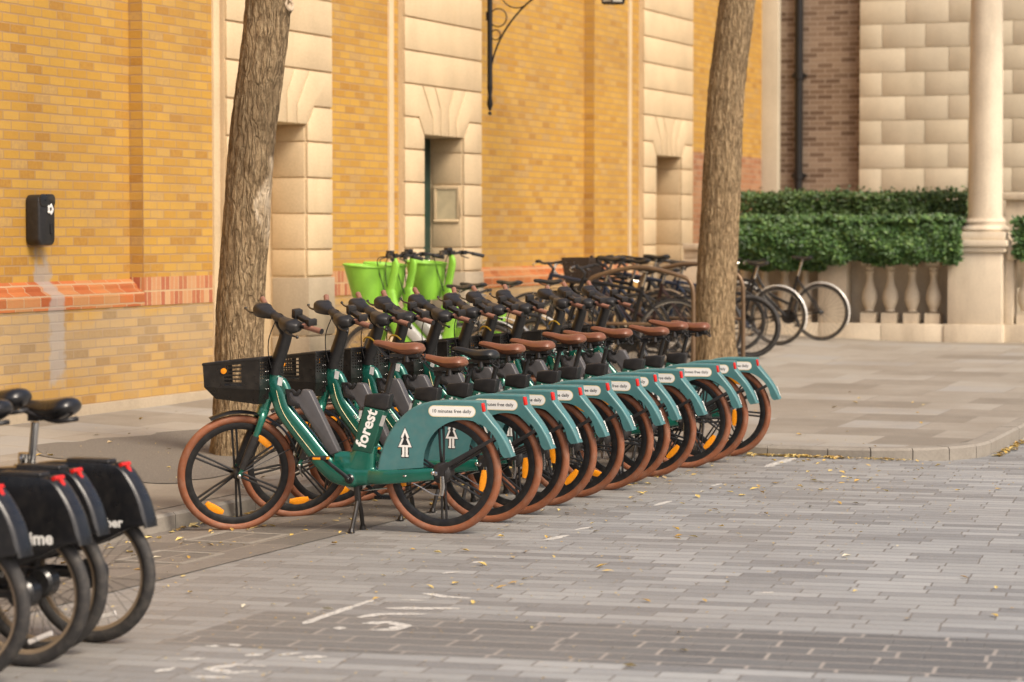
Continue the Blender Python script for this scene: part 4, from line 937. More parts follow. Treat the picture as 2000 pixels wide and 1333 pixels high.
    for i in range(n):
        T = (Vector(top[min(i + 1, n - 1)]) - Vector(top[max(i - 1, 0)])).normalized(); nrm.append(Vector((T.y, -T.x)) * (1 if True else 1))
    if nrm[10].y < 0: nrm = [-q for q in nrm]
    side2 = [tuple(Vector(top[i]) - nrm[i] * .011) for i in range(n)] + si
    mb.prism(side2, .044, .048); mb.prism(side2, -.048, -.044)
    PR = [(-.048, -.0115), (-.0465, -.005), (-.042, -.0015), (-.034, 0), (0, .0015), (.034, 0), (.042, -.0015), (.0465, -.005), (.048, -.0115), (.043, -.012), (0, -.004), (-.043, -.012)]; q = len(PR)
    vs = [(top[i][0] + nrm[i].x * d_, y_, top[i][1] + nrm[i].y * d_) for i in range(n) for y_, d_ in PR]
    mb.add(vs, [(i * q + j, i * q + (j + 1) % q, (i + 1) * q + (j + 1) % q, (i + 1) * q + j) for i in range(n - 1) for j in range(q)] + [tuple(range(q)), tuple((n - 1) * q + j for j in range(q))[::-1]])
    for j_, v_ in enumerate(mb.v):
        if v_[0] < -.262: mb.v[j_] = (v_[0], v_[1] * (1 - 1.7 * (-.262 - v_[0])), v_[2])
    mb.box((.24, 0, .352), (.26, .088, .004)); rf = obj('rear_fender', mb, 'teal_plastic', t, recalc=True, smooth=40)
    yy = .0483
    mb = MB(); mb.mi = 0; mb.prism(rpoly(-.069, .692, .276, .064, .0315, 8), yy, yy + .0006); mb.mi = 1; mb.prism(rpoly(-.069, .692, .268, .056, .0275, 8), yy, yy + .0010); mb.mi = 2
    text(mb, '10 minutes free daily', .226, (.044, yy + .0010, .684), (-1, 0, 0), (0, 0, 1), .0006, .010, mi=2); obj('sticker', mb, ['cream_print', 'white_print', 'dark_print'], rf, smooth=0)
    mb = MB(); cx = .208; w = lambda pts, s=1: [(cx + s * a, z) for a, z in pts]
    ol = [(0, .601), (.030, .534), (.022, .534), (.045, .481), (.0235, .481), (.0235, .425), (-.0235, .425), (-.0235, .481), (-.045, .481), (-.022, .534), (-.030, .534)]
    mb.mi = 1; mb.prism(w(ol), yy, yy + .0005)
    mb.mi = 0; mb.prism(w([(0, .594), (.0255, .538), (.0165, .538), (.0395, .485), (-.0395, .485), (-.0165, .538), (-.0255, .538)]), yy, yy + .0010)
    for s in (-1, 1): mb.prism(w([(s * .003, .486), (s * .0165, .486), (s * .0165, .442), (s * .0205, .440), (s * .0205, .430), (s * .003, .430)]), yy, yy + .0010)
    mb.mi = 1; mb.prism(w([(0, .566), (.0125, .533), (.0065, .533), (.0215, .497), (-.0215, .497), (-.0065, .533), (-.0125, .533)]), yy, yy + .0015)
    obj('tree_emblem', mb, ['white_print', 'dark_print'], rf, smooth=0)
    mb = MB(); mb.prism([(-.238, .742), (-.250, .741), (-.259, .694), (-.246, .692)], .012, .049); obj('tail_light', mb, 'red_lens', rf, bevel=.003)
    mb = MB(); T = Vector((-.35, 0, -.93)).normalized(); text(mb, 'forest', .075, (-.381, -.012, .537), T, (0, -1, 0) if False else (0, 1, 0), .0008, .02)
    for i, v in enumerate(mb.v): mb.v[i] = (v[0] - .0085, v[1], v[2])
    obj('tail_lettering', mb, 'white_print', rf, smooth=0)
    # basket on the frame
    TFl, TRl = (1.372, .19, .940), (1.030, .19, .976); MFl, MRl = (1.366, .186, .812), (1.032, .182, .800); BFl, BRl = (1.312, .150, .746), (1.055, .150, .718)
    m_ = lambda p: (p[0], -p[1], p[2]); mb = MB(); th = .004
    holes = {(3, r_) for r_ in (1, 3, 5, 7)} | {(5, r_) for r_ in (1, 3, 5, 7)} | {(7, r_) for r_ in (1, 3, 5)}
    cols = [0, .08, .40, .43, .60, .64, .74, .78, .90, 1.0]
    cols = [0, .12, .22, .37, .68, .70, .74, .78, .82, 1.0]; holes = {(3, r_) for r_ in (1, 3, 5, 7, 9, 11)}
    rows = [0, .10, .19, .24, .33, .38, .47, .52, .61, .66, .75, .80, .88, 1.0]
    mb.panel([MFl, MRl, TRl, TFl], cols, rows, holes, th); mb.panel([m_(MFl), m_(MRl), m_(TRl), m_(TFl)], [0, .06, .48, .52, .94, .95, .96, .97, .98, 1], [0, .04, .20, .22, .38, .40, .56, .58, .74, .76, .90, .93, .96, 1], {(c_, r_) for c_ in (1, 3) for r_ in (1, 3, 5, 7, 9)}, th)
    c2 = [i / 4 for i in range(5)]; mb.panel([BFl, BRl, MRl, MFl], c2, [0, 1], set(), th); mb.panel([m_(BFl), m_(BRl), m_(MRl), m_(MFl)], c2, [0, 1], set(), th)
    gc = [i / 23 for i in range(24)]; gr = [0, .12, .30] + [.30 + .05 * i for i in range(1, 13)] + [1.0]
    gh = {(c_, r_) for c_ in range(1, 23, 2) for r_ in range(3, 14, 2) if not 7 < c_ < 15}
    mb.panel([MRl, m_(MRl), m_(TRl), TRl], gc, gr, gh, th); mb.panel([BRl, m_(BRl), m_(MRl), MRl], [0, 1], [0, 1], set(), th)
    mb.panel([MFl, m_(MFl), m_(TFl), TFl], gc, gr, {(c_, r_) for c_ in range(1, 23, 2) for r_ in range(3, 14, 2)}, th); mb.panel([BFl, m_(BFl), m_(MFl), MFl], [0, 1], [0, 1], set(), th)
    mb.panel([BFl, BRl, m_(BRl), m_(BFl)], [0, .1, .3, .36, .6, .66, .9, 1], [0, .1, .4, .45, .55, .6, .9, 1], {(1, 1), (3, 1), (5, 1), (1, 5), (3, 5), (5, 5)}, th)
    mb.sweep([TFl, TRl, m_(TRl), m_(TFl)], (.009, .007), 8, closed=True, ref=(0, 0, 1))
    for s in (-1, 1): mb.box((1.045, s * .05, .84), (.03, .012, .20))
    mb.box((1.05, 0, .80), (.05, .10, .04)); bk = obj('basket', mb, 'basket_plastic', t, recalc=True)
    mb = MB(); mb.lathe([(.002, .1925), (.0165, .1925), (.0165, .200), (.002, .202)], (1.243, 0, .905), n=20); obj('reflector', mb, 'amber', bk)
    mb = MB()
    for y in (-.09, -.06, .06, .09):
        for z in (.80, .85, .90): mb.ball((1.027, y, z), (.003, .0045, .0045), 8, 6)
    obj('basket_bolts', mb, 'steel', bk)
    # steered parts, built straight ahead
    st = []
    mb = MB(); mb.sweep([(1.078, 0, .690), (1.093, 0, .650)], [(.034, .034), (.042, .034)], 16, ex=3)
    for s in (-1, 1): mb.sweep(catmull([(1.085, s * .020, .672), (1.100, s * .052, .640), (1.140, s * .060, .545), (1.195, s * .060, .415), (1.245, s * .060, .300)], 4), [(.016, .022), (.015, .022), (.013, .018), (.010, .014), (.008, .013)], 14)
    fk = obj('fork', mb, 'green_paint', t); st.append(fk)
    mb = MB()
    for s in (-1, 1): mb.sweep([(1.143, s * .061, .540), (1.165, s * .062, .49), (1.226, s * .062, .352)], [(.017, .023), (.018, .025), (.012, .020)], 14, ex=2.6)
    obj('fork_sleeve', mb, 'black_plastic', fk)
    mb = MB(); mb.sweep([(1.245, -.075, .313), (1.245, .078, .313)], .007, 8); mb.ball((1.245, .078, .313), (.013, .007, .013)); mb.sweep([(1.245, .08, .313), (1.238, .084, .27), (1.225, .080, .245)], [.004, .006, .004], 8); obj('axle', mb, 'steel', fk)
    fw = mag_wheel(t, 'front_wheel', refl=((134, 1), (304, 1))); fw.location = HUBF; st.append(fw)
    mb = MB(); prof = [(.362, -.030), (.3685, -.022), (.372, 0), (.3685, .022), (.362, .030), (.359, .029), (.3655, .021), (.369, 0), (.3655, -.021), (.359, -.029)]
    mb.lathe(prof, HUBF, closed=True, n=44, arc=(radians(66), radians(167))); ff = obj('front_fender', mb, 'dark_metal', t, smooth=50); st.append(ff)
    for s in (-1, 1): mb = MB(); mb.sweep([(1.245 + .368 * cos(radians(158)), s * .030, .313 + .368 * sin(radians(158))), (1.23, s * .070, .33)], .003, 6); obj('fender_stay', mb, 'dark_metal', ff)
    mb = MB(); mb.box((1.088, 0, .655), (.03, .03, .04)); obj('fender_bracket', mb, 'dark_metal', ff)
    K = Vector((.985, 0, 1.212)); mb = MB()
    mb.sweep([(1.012, 0, .885), (1.000, 0, .955)], [(.037, .037), (.036, .036), (.034, .034)], 20, ex=2.6)
    mb.sweep(catmull([(1.000, 0, .93), (.968, 0, 1.02), (.944, 0, 1.095), (.945, 0, 1.135), (.972, 0, 1.185), (.995, 0, 1.225)], 6), [(.036, .038), (.033, .036), (.031, .036), (.029, .036), (.030, .036), (.03, .028)], 20, ex=2.7)
    stm = obj('stem', mb, 'black_plastic', t, smooth=50); st.append(stm)
    mb = MB()
    hb = catmull([K + Vector((-.035, -.235, .012)), K + Vector((-.022, -.18, .012)), K + Vector((.000, -.09, .008)), K + Vector((.004, 0, .004)), K + Vector((.000, .09, .008)), K + Vector((-.022, .18, .012)), K + Vector((-.035, .235, .012))], 6)
    mb.sweep(hb, [(.013, .013), (.015, .018), (.016, .026), (.020, .034), (.016, .026), (.015, .018), (.013, .013)], 16, ref=(0, 0, 1), ex=2.4)
    h = obj('handlebar', mb, 'black_plastic', t, smooth=60); st.append(h)
    for s in (-1, 1):
        mb = MB(); P = [K + Vector((.006, s * .055, .004)), K + Vector((.018, s * .115, .004)), K + Vector((.014, s * .172, .004)), K + Vector((-.012, s * .212, .010))]
        mb.sweep(catmull(P, 5), [(.020, .028), (.030, .046), (.039, .056), (.024, .034)], 18, ref=(0, 0, 1), ex=3.4); obj('lever_shroud', mb, 'black_plastic', h, smooth=60)
        mb = MB(); P = [K + Vector((.040, s * .175, -.004)), K + Vector((.062, s * .195, -.012)), K + Vector((.068, s * .245, -.016)), K + Vector((.055, s * .30, -.016))]
        mb.sweep(catmull(P, 5), [(.006, .009), (.006, .008), (.005, .006), (.005, .006)], 10, ref=(0, 0, 1)); mb.ball(P[-1], .0095)
        bl = obj('brake_lever', mb, 'black_gloss', t); st.append(bl)
        mb = MB(); g0 = K + Vector((-.032, s * .215, .013)); g1 = K + Vector((-.078, s * .340, .010))
        mb.sweep([g0, g0.lerp(g1, .02), g0.lerp(g1, .5), g0.lerp(g1, .96), g1], [.0155, .0165, .0160, .0165, .0175], 16, ref=(0, 0, 1)); gp = obj('grip', mb, 'grip_brown', t); st.append(gp)
        mb = MB(); mb.sweep([g0 + Vector((.006, -s * .018, 0)), g0], .0185, 14, ref=(0, 0, 1)); obj('grip_collar', mb, 'dark_metal', gp); mb = MB(); mb.sweep([g1, g1 + (g1 - g0).normalized() * .004], .0165, 14, ref=(0, 0, 1)); obj('grip_cap', mb, 'dark_metal', gp)
    mb = MB(); c = K + Vector((-.062, .195, .038)); mb.sweep([K + Vector((-.02, .20, .02)), c + Vector((0, .03, -.012))], .011, 10)
    mb.box(c, (.042, .135, .024)); mb.box(c + Vector((.006, -.092, .012)), (.052, .040, .052)); mb.box(c + Vector((.002, .068, .006)), (.056, .026, .038)); ph = obj('phone_holder', mb, 'black_plastic', t, bevel=.004); st.append(ph)
    # saddle
    secs = [(.412, .012, 1.078, 1.062), (.402, .019, 1.085, 1.053), (.375, .023, 1.086, 1.045), (.335, .027, 1.081, 1.036), (.295, .036, 1.073, 1.020), (.255, .054, 1.069, 1.004), (.215, .072, 1.070, .996), (.175, .080, 1.075, 1.000), (.140, .078, 1.074, 1.006), (.120, .064, 1.064, 1.016), (.110, .030, 1.050, 1.028)]
    mb = MB(); n = 22; vs = []
    for a, hw, zt, zb_ in secs:
        for k in range(n):
            th_ = 2 * pi * k / n; c, s = cos(th_), sin(th_)
            y = hw * math.copysign(abs(c) ** .75, c) * (1 if s > -.2 else .93); zz = (zt + zb_) / 2 + (zt - zb_) / 2 * math.copysign(abs(s) ** .8, s); vs.append((a, y, zz - (.012 * (abs(c) ** 2) if s > 0 else 0)))
    L = len(secs); mb.add(vs, [(i * n + k, i * n + (k + 1) % n, (i + 1) * n + (k + 1) % n, (i + 1) * n + k) for i in range(L - 1) for k in range(n)] + [tuple(range(n)), tuple((L - 1) * n + k for k in range(n - 1, -1, -1))])
    sd_ = obj('saddle', mb, 'saddle_brown', t, smooth=60, recalc=True)
    s_ = sd_.modifiers.new('sub', 'SUBSURF'); s_.levels = s_.render_levels = 1
    mb = MB()
    for s in (-1, 1):
        mb.sweep(catmull([(.385, s * .012, 1.045), (.32, s * .020, .985), (.25, s * .022, .975), (.175, s * .028, .985), (.128, s * .045, .985), (.122, s * .050, 1.012)], 4), .0045, 8)
        mb.sweep([(.20, s * .04, .998), (.20, s * .04, .965)], [(.016, .016), (.019, .019), (.016, .016), (.02, .02)], 12)
    mb.sweep(catmull([(.14, -.045, 1.0), (.112, -.03, .972), (.108, 0, .965), (.112, .03, .972), (.14, .045, 1.0)], 4), .005, 8); mb.box((.282, 0, .972), (.05, .05, .03)); mb.box((.22, 0, 1.0), (.16, .10, .02))
    obj('saddle_rails', mb, 'dark_metal', sd_)
    # cables
    mb = MB(); mb.sweep(catmull([(1.015, .05, 1.02), (.99, .075, 1.045), (.955, .078, 1.045), (.93, .06, 1.02)], 5), .005, 8); obj('lock_cable', mb, 'yellow_cable', t)
    mb = MB(); mb.sweep(catmull([(1.0, .05, 1.20), (1.04, .045, 1.10), (1.045, .03, 1.0), (1.03, .03, .92)], 6), .0035, 6); cb = obj('cable', mb, 'black_plastic', t); 
    index_kids(t)
    return t, [x.name for x in st]
def steer(o, phi):
    R = Matrix.Translation(AX_P) @ Matrix.Rotation(phi, 4, AX_D) @ Matrix.Translation(-AX_P); return R
green0, STEER = make_green_bike()
BASE = {c.name: c.matrix_basis.copy() for c in KIDS[green0.name]}
ROW = [(13.179, 5.5, 0.0, 36, 53), (13.785, -.5, -.108, 41, 51), (14.247, -2.5, -.085, 48, 57), (14.77, 1.5, -.070, 42, 52), (15.307, -.5, -.072, 50, 58), (15.817, .5, -.048, 40, 48),
       (16.269, 0, -.055, 46, 54), (16.786, 0, -.045, 42, 50), (17.513, 3.5, -.060, 34, 42), (18.007, 2.0, -.038, 42, 51), (18.548, 4.5, -.058, 38, 46)]
LAB = ['nearest green rental bicycle, in full side view with tree emblem on its teal rear fender',
       'green rental bicycle directly behind the nearest one, its brown saddle lowest of the row',
       'only green rental bicycle in the row with a black saddle',
       'green rental bicycle just beyond the one with the black saddle',
       'fifth green rental bicycle counted from the near end of the row',
       'sixth green rental bicycle counted from the near end, in the middle of the row',
       'seventh green rental bicycle counted from the near end of the row',
       'fourth green rental bicycle counted from the far end of the row',
       'third green rental bicycle counted from the far end of the row',
       'green rental bicycle just before the farthest one beside the raised kerb',
       'farthest green rental bicycle, its rear wheel standing beside the raised kerb']
SR = random.Random(21)
def place_row():
    roots = []
    for i, (x, yaw, ds, ph, phb) in enumerate(ROW):
        r = green0 if i == 0 else copy_tree(green0)
        roots.append(r)
    for i, (r, (x, yaw, ds, ph, phb)) in enumerate(zip(roots, ROW)):
        r['label'] = LAB[i]; r['group'] = 'row of green rental bicycles'
        r.location = (x, 5.69 + (SR.uniform(-.03, .03) if i else 0), 0.0); r.rotation_euler = (radians(SR.uniform(-2.0, 2.0) if i else 0), 0, radians(90 + yaw))
        kids = [o for o in bpy.data.objects if o.parent == r]
        for c in kids:
            base = c.name.split('.')[0]; M0 = c.matrix_basis.copy()
            if base in ('fork', 'front_wheel', 'front_fender', 'stem', 'handlebar', 'brake_lever', 'grip', 'phone_holder'):
                if base == 'front_wheel': M0 = M0 @ Matrix.Rotation(SR.uniform(0, 1.0) if i else 0, 4, 'Y')
                if base == 'phone_holder' and i: M0 = M0 @ Matrix.Translation((0, 0, 0))
                c.matrix_basis = steer(c, radians(ph if base in ('fork', 'front_wheel', 'front_fender') else phb)) @ M0
            elif base == 'rear_wheel':
                if i: c.matrix_basis = M0 @ Matrix.Rotation(SR.uniform(0, 6.2), 4, 'Y')
            elif base == 'saddle':
                c.matrix_basis = Matrix.Translation((-.25 * ds, 0, ds)) @ M0
                if i == 2:
                    c.data = c.data.copy(); c.data.materials[0] = MAT['saddle_black']
            elif base == 'seat_post': c.matrix_basis = Matrix.Translation((-.25 * ds, 0, ds)) @ M0
            if (base == 'tube_lettering' and i == 0) or (base == 'lock_cable' and i not in (2, 3, 6, 8)): bpy.data.objects.remove(c); continue
            if base == 'cable': c.matrix_basis = steer(c, radians(phb * .5)) @ M0
place_row()

# ------------------------------------------------------------------ black dockless bicycles at the left edge
def make_black_bike():
    t = thing('dockless_bicycle', 'x', 'bicycle'); R = .29
    rw = spoke_wheel(t, 'rear_wheel', R=R, tyre='tyre_black', rim='rim_beige', r=.026, n=28, hub=.03, refl=(-35, 150), th=.0011); rw.location = (0, 0, R)
    fw = spoke_wheel(t, 'front_wheel', R=R, tyre='tyre_black', rim='rim_beige', r=.026, n=28, hub=.025, th=.0011); fw.location = (1.10, 0, R)
    mb = MB(); mb.lathe([(.004, -.05), (.05, -.045), (.062, -.03), (.062, .03), (.05, .045), (.004, .05)], n=30); obj('hub_motor', mb, 'black_gloss', rw, smooth=30)
    side = [(.36, .42), (.372, .50), (.36, .60), (.315, .69), (.25, .735), (.10, .75), (-.10, .745), (-.155, .733), (-.198, .685), (-.237, .615), (-.262, .54), (-.270, .500), (-.20, .485), (-.06, .42), (.12, .36), (.24, .345)]
    side = [(p.x, p.z) for p in catmull([(a, 0, b) for a, b in side], 3, True)]
    mb = MB(); mb.prism(side, .034, .056); mb.prism(side, -.056, -.034); rf = obj('rear_fender', mb, 'black_gloss', t, bevel=.010, seg=3)
    oc = catmull([(.372, 0, .50), (.36, 0, .60), (.315, 0, .69), (.25, 0, .737), (.10, 0, .752), (-.10, 0, .747), (-.155, 0, .736), (-.200, 0, .687), (-.240, 0, .616), (-.265, 0, .54), (-.273, 0, .500)], 5)
    mb = MB(); mb.sweep([p - Vector((0, 0, .012)) for p in oc], (.052, .012), 16, ref=(0, 1, 0), ex=2.6); obj('fender_spine', mb, 'black_gloss', rf, smooth=50)
    mb = MB(); mb.box((.0, 0, .752), (.20, .075, .022)); obj('fender_cap', mb, 'black_plastic', rf, bevel=.009, seg=3)
    mb = MB(); mb.prism([(-.128, .752), (-.152, .752), (-.202, .676), (-.182, .662)], -.030, .045); obj('light_housing', mb, 'black_plastic', rf, bevel=.005)
    mb = MB(); T = Vector((-.47, 0, -.88)).normalized(); P = Vector((-.160, 0, .744))
    mb.sweep([P + Vector((0, -.028, 0)), P + Vector((0, .046, 0))], (.008, .008), 10, ref=T, ex=4); mb.sweep([P + T * .008, P + T * .075], [(.013, .008), (.013, .008), (.010, .007)], 10, ref=(0, 1, 0), ex=4); obj('tail_light', mb, 'red_lens', rf)
    mb = MB(); mb.sweep([(.315, 0, .46), (.262, 0, .905)], .0165, 16); obj('seat_post', mb, 'steel', t); mb = MB(); mb.sweep([(.318, 0, .73), (.314, 0, .775)], .026, 16); mb.sweep([(.31, .02, .75), (.30, .055, .76)], .007, 8); obj('seat_clamp', mb, 'steel', t)
    mb = MB(); mb.sweep(catmull([(.93, 0, .80), (.90, 0, .66), (.78, 0, .42), (.58, 0, .30), (.42, 0, .30)], 6), [(.035, .045), (.04, .055), (.04, .055), (.045, .05)], 18, ex=2.8); mb.sweep([(.42, 0, .28), (.325, 0, .72)], [(.04, .055), (.03, .035)], 16, ex=2.6)
    for s in (-1, 1): mb.sweep([(.45, s * .03, .29), (0, s * .065, .29)], [(.012, .022), (.01, .016)], 12)
    mb.sweep([(.97, 0, .70), (.92, 0, .90)], .033, 16); obj('frame', mb, 'black_gloss', t)
    mb = MB()
    for s in (-1, 1): mb.sweep(catmull([(.985, s * .045, .66), (1.04, s * .055, .50), (1.10, s * .055, .29)], 4), [(.014, .02), (.011, .014)], 12)
    mb.sweep([(.985, -.045, .665), (.985, .045, .665)], .022, 12); obj('fork', mb, 'black_gloss', t)
    mb = MB(); mb.sweep(catmull([(.92, 0, .90), (.89, 0, 1.02), (.88, 0, 1.08)], 4), .02, 12); mb.sweep(catmull([(.78, -.31, 1.10), (.86, -.2, 1.12), (.90, 0, 1.09), (.86, .2, 1.12), (.78, .31, 1.10)], 5), .013, 12, ref=(0, 0, 1)); hb = obj('handlebar', mb, 'black_plastic', t)
    for s in (-1, 1): mb = MB(); mb.sweep([(.83, s * .25, 1.12), (.77, s * .34, 1.09)], .018, 12, ref=(0, 0, 1)); obj('grip', mb, 'black_plastic', hb)
    mb = MB(); mb.panel([(1.30, .18, .95), (1.02, .18, .95), (1.02, .18, .75), (1.30, .18, .75)], [0, 1], [0, 1], set(), .006); mb.panel([(1.30, -.18, .95), (1.02, -.18, .95), (1.02, -.18, .75), (1.30, -.18, .75)], [0, 1], [0, 1], set(), .006)
    mb.panel([(1.30, .18, .95), (1.30, -.18, .95), (1.30, -.18, .75), (1.30, .18, .75)], [0, 1], [0, 1], set(), .006); mb.panel([(1.30, .18, .75), (1.30, -.18, .75), (1.02, -.18, .75), (1.02, .18, .75)], [0, 1], [0, 1], set(), .006); obj('basket', mb, 'basket_plastic', t)
    mb = MB(); mb.sweep([(.50, .07, .29), (.36, .09, .20)], (.008, .012), 10); mb.sweep([(.50, -.07, .29), (.64, -.09, .38)], (.008, .012), 10); mb.box((.36, .13, .20), (.09, .07, .02)); mb.box((.64, -.13, .38), (.09, .07, .02)); mb.sweep([(.50, -.08, .29), (.50, .08, .29)], .014, 10); obj('crank', mb, 'black_gloss', t)
    mb = MB(); mb.sweep([(.44, .02, .27), (.40, .12, .01)], .011, 10); obj('kickstand', mb, 'dark_metal', t)
    secs = [(.355, .018, .995, .970), (.330, .024, 1.000, .955), (.28, .030, .998, .940), (.23, .045, .996, .925), (.18, .068, 1.002, .915), (.13, .082, 1.012, .918), (.095, .080, 1.015, .935), (.072, .060, 1.005, .955), (.064, .03, .992, .970)]
    mb = MB(); n = 20; vs = []
    for a, hw, zt, zb_ in secs:
        for k in range(n):
            th_ = 2 * pi * k / n; c, s = cos(th_), sin(th_); vs.append((a, hw * math.copysign(abs(c) ** .8, c), (zt + zb_) / 2 + (zt - zb_) / 2 * math.copysign(abs(s) ** .8, s) - (.010 * c * c if s > 0 else 0)))
    L = len(secs); mb.add(vs, [(i * n + k, i * n + (k + 1) % n, (i + 1) * n + (k + 1) % n, (i + 1) * n + k) for i in range(L - 1) for k in range(n)] + [tuple(range(n)), tuple((L - 1) * n + k for k in range(n - 1, -1, -1))])
    so = obj('saddle', mb, 'black_gloss', t, smooth=60, recalc=True); q = so.modifiers.new('s', 'SUBSURF'); q.levels = q.render_levels = 1
    mb = MB(); mb.sweep(catmull([(.30, .03, .955), (.22, .035, .93), (.14, .04, .915), (.085, .03, .92), (.075, 0, .925), (.085, -.03, .92), (.14, -.04, .915), (.22, -.035, .93), (.30, -.03, .955)], 4), [(.007, .010)] * 2, 10); mb.box((.262, 0, .925), (.05, .04, .03)); obj('saddle_handle', mb, 'black_plastic', so)
    index_kids(t); return t
bb = make_black_bike()
BL = [(9.115, 5.511, 0, 'Uber', 'black dockless bicycle farthest right of the group at the left edge, white lettering on fender'),
      (8.800, 5.549, .055, None, 'black dockless bicycle second from the right in the left group, with no lettering in view'),
      (8.507, 5.45, .03, 'Lime', 'black dockless bicycle with a word ending in me in white on its fender'),
      (8.11, 5.465, .0, None, 'black dockless bicycle cut by the left edge of the picture, nearest the camera')]
broots = [bb] + [copy_tree(bb) for _ in range(3)]
for r, (x, y, ds, word, lab) in zip(broots, BL):
    r.location = (x, y, 0); r.rotation_euler = (0, 0, radians(90 + SR.uniform(-2, 3))); r['label'] = lab; r['group'] = 'black dockless bicycles at the left edge'
    for c in [o for o in bpy.data.objects if o.parent == r]:
        b_ = c.name.split('.')[0]
        if b_ == 'saddle': c.location = (0, 0, ds)
        if b_ == 'rear_wheel': c.rotation_euler = (0, SR.uniform(0, 6), 0)
        if b_ == 'rear_fender' and word:
            mb = MB(); text(mb, word, .135 if word == 'Lime' else .118, (-.028 if word == 'Lime' else -.058, .0562, .484), (-1, 0, .06), (.06, 0, 1), .0010, .03); obj('lettering', mb, 'white_print', c, smooth=0)

# ------------------------------------------------------------------ lime share bicycles by the wall, city bicycles at the stands
def saddle_mesh(a0, z0, L=.27, W=.075, m='saddle_black', parent=None):
    secs = [(1.0, .16, 0, -.02), (.95, .26, .006, -.03), (.75, .32, .004, -.035), (.5, .55, -.006, -.045), (.3, .88, -.002, -.05), (.15, 1.0, .006, -.045), (.04, .85, .004, -.03), (0, .4, -.008, -.022)]
    mb = MB(); n = 16; vs = []
    for u, w, zt, zb_ in secs:
        for k in range(n):
            th = 2 * pi * k / n; c, s = cos(th), sin(th); vs.append((a0 + u * L, W * w * c, z0 + (zt + zb_) / 2 + (zt - zb_) / 2 * s - (.01 * c * c if s > 0 else 0)))
    q = len(secs); mb.add(vs, [(i * n + k, i * n + (k + 1) % n, (i + 1) * n + (k + 1) % n, (i + 1) * n + k) for i in range(q - 1) for k in range(n)] + [tuple(range(n)), tuple((q - 1) * n + k for k in range(n - 1, -1, -1))])
    mb.sweep([(a0 + .07, .02, z0 - .04), (a0 + .13, .02, z0 - .065), (a0 + .22, .01, z0 - .035)], .005, 6); mb.sweep([(a0 + .07, -.02, z0 - .04), (a0 + .13, -.02, z0 - .065), (a0 + .22, -.01, z0 - .035)], .005, 6)
    return obj('saddle', mb, m, parent, smooth=60, recalc=True)
